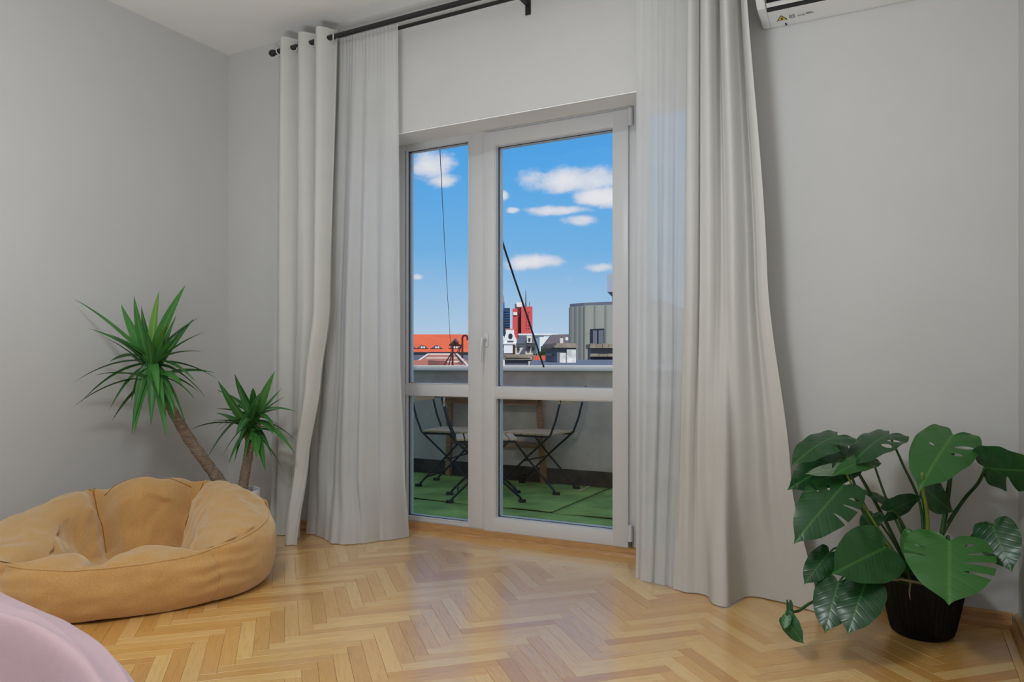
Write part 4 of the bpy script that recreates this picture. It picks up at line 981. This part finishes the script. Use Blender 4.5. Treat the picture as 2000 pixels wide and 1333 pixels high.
mt_green = cm('shrub_leaf', 72, 108, 40); mt_rust = cm('rusty_iron', 74, 44, 38); mt_plaster = cm('peeling_white_plaster', 226, 224, 220, var=.3, vscale=9); mt_pink = cm('terracotta_panel', 200, 128, 108)

# long house with the orange roof and eyebrow dormers
d = 46
r = thing('orange_roof_house', 857, d, 'long house with bright orange tiled roof and eyebrow dormers beyond the parapet', 'building')
cpart(r, 'wall', cbox(740, 936, 689, d, 14), mt_cream)
a, b = P(740, 688, d-.6), P(936, 688, d-.6); up = V((0, 0, 1)); bk = FW*7
zt = P(800, 653, d+6).z
cpart(r, 'roof', MB().prism([a, V((a.x, a.y, zt))+bk, V((a.x, a.y, a.z))+bk*2], b-a), mt_orange)
cpart(r, 'eave', MB().prism([a, a+V((0, 0, -.22)), a+FW*.5+V((0, 0, -.22)), a+FW*.5], b-a), mt_win)
for px in (800, 824, 852, 888):
    c = P(px, 681, d+.4); w = .34; rows = []
    prof_ = [(-.62, 0), (-.4, .07), (-.2, .17), (0, .21), (.2, .17), (.4, .07), (.62, 0)]
    m = MB().prism([c+RT*(x*.62)+V((0, 0, z)) for x, z in prof_], FW*2.2); f1 = cpart(r, 'dormer', m, mt_slate)
    for k in (-.01, .14): obj('window', MB().prism([c+RT*(k-.05)+V((0, 0, .01))-FW*.03, c+RT*(k+.05)+V((0, 0, .01))-FW*.03, c+RT*(k+.05)+V((0, 0, .12))-FW*.03, c+RT*(k-.05)+V((0, 0, .12))-FW*.03], FW*.02), mt_white, f1)
# grey roof band and hipped clay roof in front of it
r = obj('flat_roof', cbox(760, 940, 694, 30, 9, rot=.02), mt_lead, None, label='grey roof below the orange roofed house', cat='roof')
d = 15.0
r = thing('hipped_roof', 870, d, 'old clay-tiled hipped roof with white mortar ridges behind the parapet', 'roof')
zr = P(870, 694, d+4).z
def hip(pl, pr, al, ar, zt_):
    e0, e1 = P(pl, 740, d), P(pr, 740, d); r0, r1 = P(al, 694, d+4), P(ar, 691, d+4); r0.z = r1.z = zt_
    q0, q1 = e0+FW*8, e1+FW*8
    return e0, e1, r0, r1, q0, q1
e0, e1, r0, r1, q0, q1 = hip(770, 935, 836, 893, zr)
m = MB(); m.add([e0, e1, r0, r1, q0, q1], [(0, 1, 3, 2), (1, 5, 3), (0, 2, 4), (4, 2, 3, 5), (0, 4, 5, 1)]); cpart(r, 'roof', m, mt_tile)
hh = V((0, 0, .02))
for A, B in ((r0, r1), (r1, e1), (r0, e0)): cpart(r, 'ridge', MB().tube([A+hh, B+hh], .024, 6), mt_mortar)
def on_slope(px, f_):        # point on the near slope at fraction f_ up
    A = e0.lerp(e1, (px-770)/165.); B = r0.lerp(r1, (px-836)/57.); return A.lerp(B, f_)
for f_, pa, pb in ((.78, 838, 888), (.60, 828, 880)):
    A = e0.lerp(r0, f_).lerp(e1.lerp(r1, f_), .12); B = e0.lerp(r0, f_).lerp(e1.lerp(r1, f_), .9); cpart(r, 'snow_guard', MB().tube([A+hh*1.5, B+hh*1.5], .017, 6), mt_mortar)
cpart(r, 'snow_guard', MB().tube([e0.lerp(r0, .62)+hh, e0.lerp(r0, .62).lerp(e1.lerp(r1, .62), .25)+hh], .017, 6), mt_mortar)
obj('roof_panel', cbox(770, 836, 704, 13.5, 3, zb=-16, rot=-.03), mt_pink, None, label='pink sheet roof left of the clay hipped roof', cat='roof')
# roof vent with a little gabled hood
d = 13
r = thing('roof_vent', 886, d, 'rusty roof vent with a gabled hood on thin legs above the clay roof', 'roof vent', zb=P(886, 716, d).z-.2)
cpart(r, 'pole', MB().tube([P(884, 720, d), P(884, 674, d)], .017, 8), mt_rust)
for px, py in ((868, 713), (904, 711), (876, 716)): cpart(r, 'leg', MB().tube([P(884, 686, d), P(px, py, d-.1)], .011, 6), mt_rust)
A = P(888, 676, d)
cpart(r, 'hood', MB().prism([A+RT*-.10+up*.0, A+RT*.09, A+RT*.09+up*.02, A+up*.10, A+RT*-.10+up*.02], FW*.16), mt_rust)
cpart(r, 'hood', MB().prism([P(889, 661, d), P(896, 668, d), P(895, 670, d), P(889, 664, d), P(881, 672, d), P(880, 670, d)], FW*.16), mt_slate)
cpart(r, 'louvre', MB().prism([P(887, 668, d), P(891, 668, d), P(891, 675, d), P(887, 675, d)], FW*.1), mt_navy)
d = 17
pp = [P(903, 700, d), P(903, 662, d)]+[P(908-5*cos(k*pi/8), 661-5.5*sin(k*pi/8), d) for k in range(9)]+[P(913, 665, d)]
r = thing('vent_pipe', 903, d, 'black crook-topped vent pipe standing right of the roof vent', 'pipe', zb=P(903, 716, d).z)
cpart(r, 'pipe', MB().tube(pp, .022, 8), mt_rust)
for px in (892, 896): cpart(r, 'strut', MB().tube([P(902.5, 671, d), P(px, 690, d)], .012, 6), mt_rust)

# blue tower
d = 330
r = thing('blue_tower', 984, d, 'tall blue glass tower behind the white gabled building', 'building')
cpart(r, 'glass_block', cbox(964, 985, 592, d, 30), mt_blue); cpart(r, 'glass_block', cbox(985, 996, 602, d-2, 26), mt_navy)
cpart(r, 'lower_block', cbox(964, 985, 623, d-4, 20), mt_navy)
cpart(r, 'crown', cbox(966, 985, 588, d+3, 14, py1=593), mt_pink)
cpart(r, 'roof_house', cbox(976, 984, 577, d+4, 8, py1=589), cm('grey_pink_plant_room', 170, 150, 150)); cpart(r, 'roof_house', cbox(975, 978.5, 578, d+2, 8, py1=589), mt_slate)
for k in range(9): cpart(r, 'floor_band', cbox(985.5, 995.5, 607+k*5, d-3, .5, py1=608.2+k*5), mt_blue if k % 2 else mt_slate)
for k in range(3): cpart(r, 'mullion', cbox(969+k*5, 970+k*5, 596, d-1, .5, py1=623), mt_navy)
# red tower
d = 290
r = thing('red_tower', 1021, d, 'tall red office tower with a rooftop mast beyond the city roofs', 'building')
cpart(r, 'wing', cbox(1001, 1011, 603, d, 22), mt_red); cpart(r, 'recess', cbox(1011, 1019, 600, d+3, 18), mt_dred); cpart(r, 'main_block', cbox(1018, 1040, 599, d-2, 22), mt_red)
cpart(r, 'roof_house', cbox(1009, 1019, 591, d+4, 8, py1=600), mt_white); cpart(r, 'roof_house', cbox(1005.5, 1009, 594, d+4, 6, py1=603), mt_slate)
cpart(r, 'mast', MB().tube([P(1027, 600, d+3), P(1027, 582, d+3), P(1027, 567, d+3)], [.35, .2, .08], 6), mt_slate); cpart(r, 'mast', MB().tube([P(1034, 600, d+3), P(1034, 590, d+3)], .12, 6), mt_slate)
cpart(r, 'sign', cbox(1002.5, 1010, 610, d-.5, .4, py1=616), mt_white)
for k in range(6):
    for q in (1027.5, 1032): cpart(r, 'window', cbox(q, q+1.1, 610+k*6.2, d-2.4, .4, py1=611.6+k*6.2), mt_dred)
# ornate white building with arched gable
d = 120
r = thing('gabled_building', 990, d, 'ornate white building with round window in its curved gable', 'building')
cpart(r, 'wall', cbox(962, 1009, 672, d, 16), mt_cream); cpart(r, 'wall', cbox(962, 984, 657, d+2, 10), mt_white)
gx = [(984, 690), (984, 664), (986, 657), (988, 652), (988, 645), (1004, 645), (1004, 652), (1006, 658), (1009, 664), (1009, 690)]
cpart(r, 'gable', MB().prism([P(a, b, d-1) for a, b in gx], FW*4), mt_white)
cpart(r, 'cap', cbox(987, 1005, 642.5, d-1, 4, py1=645), mt_pink)
cpart(r, 'window', MB().prism([P(997+4.2*cos(k*pi/8), 657+5.2*sin(k*pi/8), d-1.1) for k in range(16)], FW*.05), mt_win)
cpart(r, 'window', cbox(991, 1003, 666, d-1.15, .1, py1=668), mt_win)
cpart(r, 'cornice', cbox(962, 1009, 670, d-1.2, 2, py1=672.5), mt_white)
for k in range(4): cpart(r, 'window', cbox(973+k*9, 976+k*9, 676, d-.3, .2, py1=679), mt_win); cpart(r, 'window', cbox(974+k*9, 977.5+k*9, 685, d-.3, .2, py1=690), mt_slate)
# slate mansard building
d = 95
r = thing('mansard_building', 1036, d, 'cream town building with grey slate mansard roof below the red tower', 'building')
cpart(r, 'wall', cbox(1006, 1064, 672, d, 14), mt_cream); m = MB().prism([P(1008, 671.5, d-.5), P(1014, 655, d+3), P(1062, 655, d+3), P(1064, 671.5, d-.5)], FW*8); cpart(r, 'roof', m, mt_slate)
cpart(r, 'roof_edge', cbox(1012, 1090, 652, d+5, 3, py1=655), mt_white); cpart(r, 'dormer', cbox(1029, 1039, 656, d-1, 4, py1=670.5), mt_cream); obj('window', cbox(1032, 1036, 661, d-1.2, .1, py1=666), mt_win, r)
for px in (1010, 1030, 1038.5, 1049):
    for py in (677, 681.5): cpart(r, 'window', cbox(px, px+5, py, d-.3, .2, py1=py+3.2), mt_win)
cpart(r, 'lean_to', MB().prism([P(1013, 694, d-3), P(1026, 674, d-3), P(1026, 694, d-3)], FW*3), mt_slate)
obj('rooftop_tank', cbox(1054, 1074, 658.5, 88, 6, rot=.05), mt_white, None, label='white rooftop hut between the slate roof and the brown roof', cat='rooftop hut')
# brown roofed house
d = 70
r = thing('brown_roof_house', 1090, d, 'house with dull brown pitched roof left of the grey building', 'building')
cpart(r, 'wall', cbox(1064, 1126, 676, d, 10), mt_brown); m = MB().prism([P(1062, 675, d-.4), P(1078, 654, d+4), P(1126, 653, d+4), P(1126, 675, d-.4)], FW*5); cpart(r, 'roof', m, mt_brown)
cpart(r, 'chimney', cbox(1094, 1100, 661, d-.6, 1, py1=671), mt_cream); cpart(r, 'dish', MB().prism([P(1107+3*cos(k*pi/6), 662+3.5*sin(k*pi/6), d-.8) for k in range(12)], FW*.2), mt_white)
# low stack with slabs, tiled ledge, shrub
d = 10.5
r = thing('slab_chimney', 1014, d, 'low wide chimney stack capped with weathered stacked slabs', 'chimney', zb=-2)
cpart(r, 'stack', cbox(986, 1041, 703, d, .8, zb=-2), mt_lead); 
for k, (x0, x1, y0, y1) in enumerate(((984, 1040, 699, 703.5), (987, 1036, 696, 699), (984, 1041, 692.5, 696))): cpart(r, 'cap_slab', cbox(x0, x1, y0, d-.05-.02*(k % 2), .9, py1=y1), mt_conc)
cpart(r, 'post', cbox(1032, 1038, 706, d-.12, .12, py1=722), mt_cream)
cpart(r, 'flue', MB().tube([P(1004, 693, d+.4), P(1004, 674, d+.4)], .02, 8), mt_rust)
d = 11
r = thing('tiled_ledge', 1060, d, 'short wall topped with orange clay tiles beside the chimney', 'wall ledge', zb=-2)
cpart(r, 'wall', cbox(1041, 1080, 704, d, .6, zb=-2), mt_lead)
for k in range(8):
    q = 1041+k*4.8; A = P(q, 704, d-.1); cpart(r, 'tile', MB().prism([A, A+RT*.034, A+RT*.034+up*.03, A+RT*.017+up*.045, A+up*.03], FW*.5+up*.04), mt_orange if k % 3 else mt_tile)
def shrub():
    rnd = random.Random(5); c = P(1069, 694, 11.9); m = MB()
    for k in range(320):
        p = c+V((rnd.gauss(0, .06), rnd.gauss(0, .08), abs(rnd.gauss(0, .045))-.03)); p += RT*(-.10 if rnd.random() < .25 else 0)
        a = V((rnd.uniform(-1, 1), rnd.uniform(-1, 1), rnd.uniform(-.2, 1))).normalized()*.035; b = a.cross(V((.3, .5, .8))).normalized()*.011
        m.add([p-a, p+b, p+a, p-b], [(0, 1, 2, 3)])
    obj('shrub', m, mt_green, None, origin=c, label='small green shrub growing behind the orange tiled ledge', cat='shrub')
shrub()
# big rendered chimney
d = 9.4
r = thing('rendered_chimney', 1106, d, 'square chimney with peeling white plaster and a concrete cap', 'chimney', zb=-2)
cpart(r, 'stack', cbox(1087, 1126, 678, d, .5, zb=-2, rot=.25), mt_lead); cpart(r, 'plaster_patch', cbox(1107, 1125.5, 683, d-.045, .02, zb=-2, rot=.25), mt_plaster); cpart(r, 'plaster_patch', cbox(1093, 1108, 690, d-.02, .02, zb=-2, rot=.25), mt_plaster)
for k, (x0, x1, y0, y1) in enumerate(((1082, 1129, 674.5, 679.5), (1086, 1126, 671, 674.5))): cpart(r, 'cap_slab', cbox(x0, x1, y0, d-.06+.03*k, .6, py1=y1, rot=.25), mt_conc)
for y0 in (679, 691): cpart(r, 'ledge', cbox(1077, 1090, y0, d+.1, .3, py1=y0+4, rot=.25), mt_conc)
# grey clad house at the right
d = 15
r = thing('grey_house', 1160, d, 'grey metal-clad house with one dark window at the right pane edge', 'building')
A = [P(1113, 600, 15.34), P(1140, 597.5, d), P(1290, 592, 14.31)]; bk2 = FW*6+RT*2.5
def wall_panel(p, q, name, px_join=None):
    m = MB().prism([V((p.x, p.y, -16)), V((q.x, q.y, -16)), q, p], FW*.3); return cpart(r, name, m, mt_grey)
wall_panel(A[0], A[1], 'side_wall'); wall_panel(A[1], A[2], 'front_wall'); wall_panel(A[2]-FW*.05, A[2]+bk2, 'end_wall'); wall_panel(A[0]+bk2, A[2]+bk2, 'back_wall')
cpart(r, 'roof', MB().prism([A[0], A[1], A[2], A[2]+bk2, A[0]+bk2], up*.06), mt_lead)
for p, q, n_ in ((A[0], A[1], 3), (A[1], A[2], 7)):
    for k in range(n_+1):
        s = p.lerp(q, k/n_); w = (q-p).normalized(); cpart(r, 'cladding_seam', MB().prism([V((s.x, s.y, -4))-FW*.03, V((s.x, s.y, -4))+w*.03-FW*.03, s+w*.03-FW*.03, s-FW*.03], FW*.06), cm('seam_grey', 150, 150, 140) if k == 0 and n_ == 3 else bpy.data.materials['seam_grey'])
wf = obj('window', MB().prism([P(1153, 643, d-.10), P(1180, 642, d-.22), P(1180, 672, d-.22), P(1153, 672, d-.10)], FW*.1), mt_win, r)
obj('pane', MB().prism([P(1158, 646, d-.15), P(1166, 646, d-.19), P(1166, 672, d-.19), P(1158, 672, d-.15)], FW*.02), cm('pane_grey', 120, 124, 134, .2), wf)
obj('pane', MB().prism([P(1169, 646, d-.20), P(1179, 645, d-.25), P(1179, 672, d-.25), P(1169, 672, d-.20)], FW*.02), bpy.data.materials['pane_grey'], wf)
d = 11.5
r = thing('stone_ledge_wall', 1176, d, 'weathered low wall with stone slabs in front of the grey house', 'wall ledge', zb=-2)
cpart(r, 'wall', cbox(1154, 1260, 680, d, .5, zb=-2), mt_lead)
for k in range(8): q = 1153+k*12; cpart(r, 'cap_stone', cbox(q, q+11.4, 671.5+(k % 2)*.8, d-.1, .7, py1=680), mt_conc)
for k in range(6): q = 1153+k*17; cpart(r, 'slab', cbox(q, q+16.4, 691+(k % 2)*.8, d-.2, .3, py1=697), mt_conc)
obj('flat_roof', MB().prism([P(1036, 717, 7.6), P(1300, 717, 7.6), P(1300, 703, 11.2), P(1036, 703, 11.2)], (0, 0, -1.0)), mt_lead, None, label='blue-grey bitumen roof just beyond the white coping', cat='roof')
obj('rooftop_box', cbox(1186, 1240, 535, 22, 3, py1=570, rot=-.22).add(cbox(1204, 1230, 570, 22.5, 1, zb=-16).v, [(0, 2, 3, 1), (4, 5, 7, 6), (0, 1, 5, 4), (2, 6, 7, 3), (0, 4, 6, 2), (1, 3, 7, 5)]), cm('blue_grey_box', 170, 176, 190), None, label='blue-grey box cut off by the right pane edge, above the grey house', cat='rooftop box')
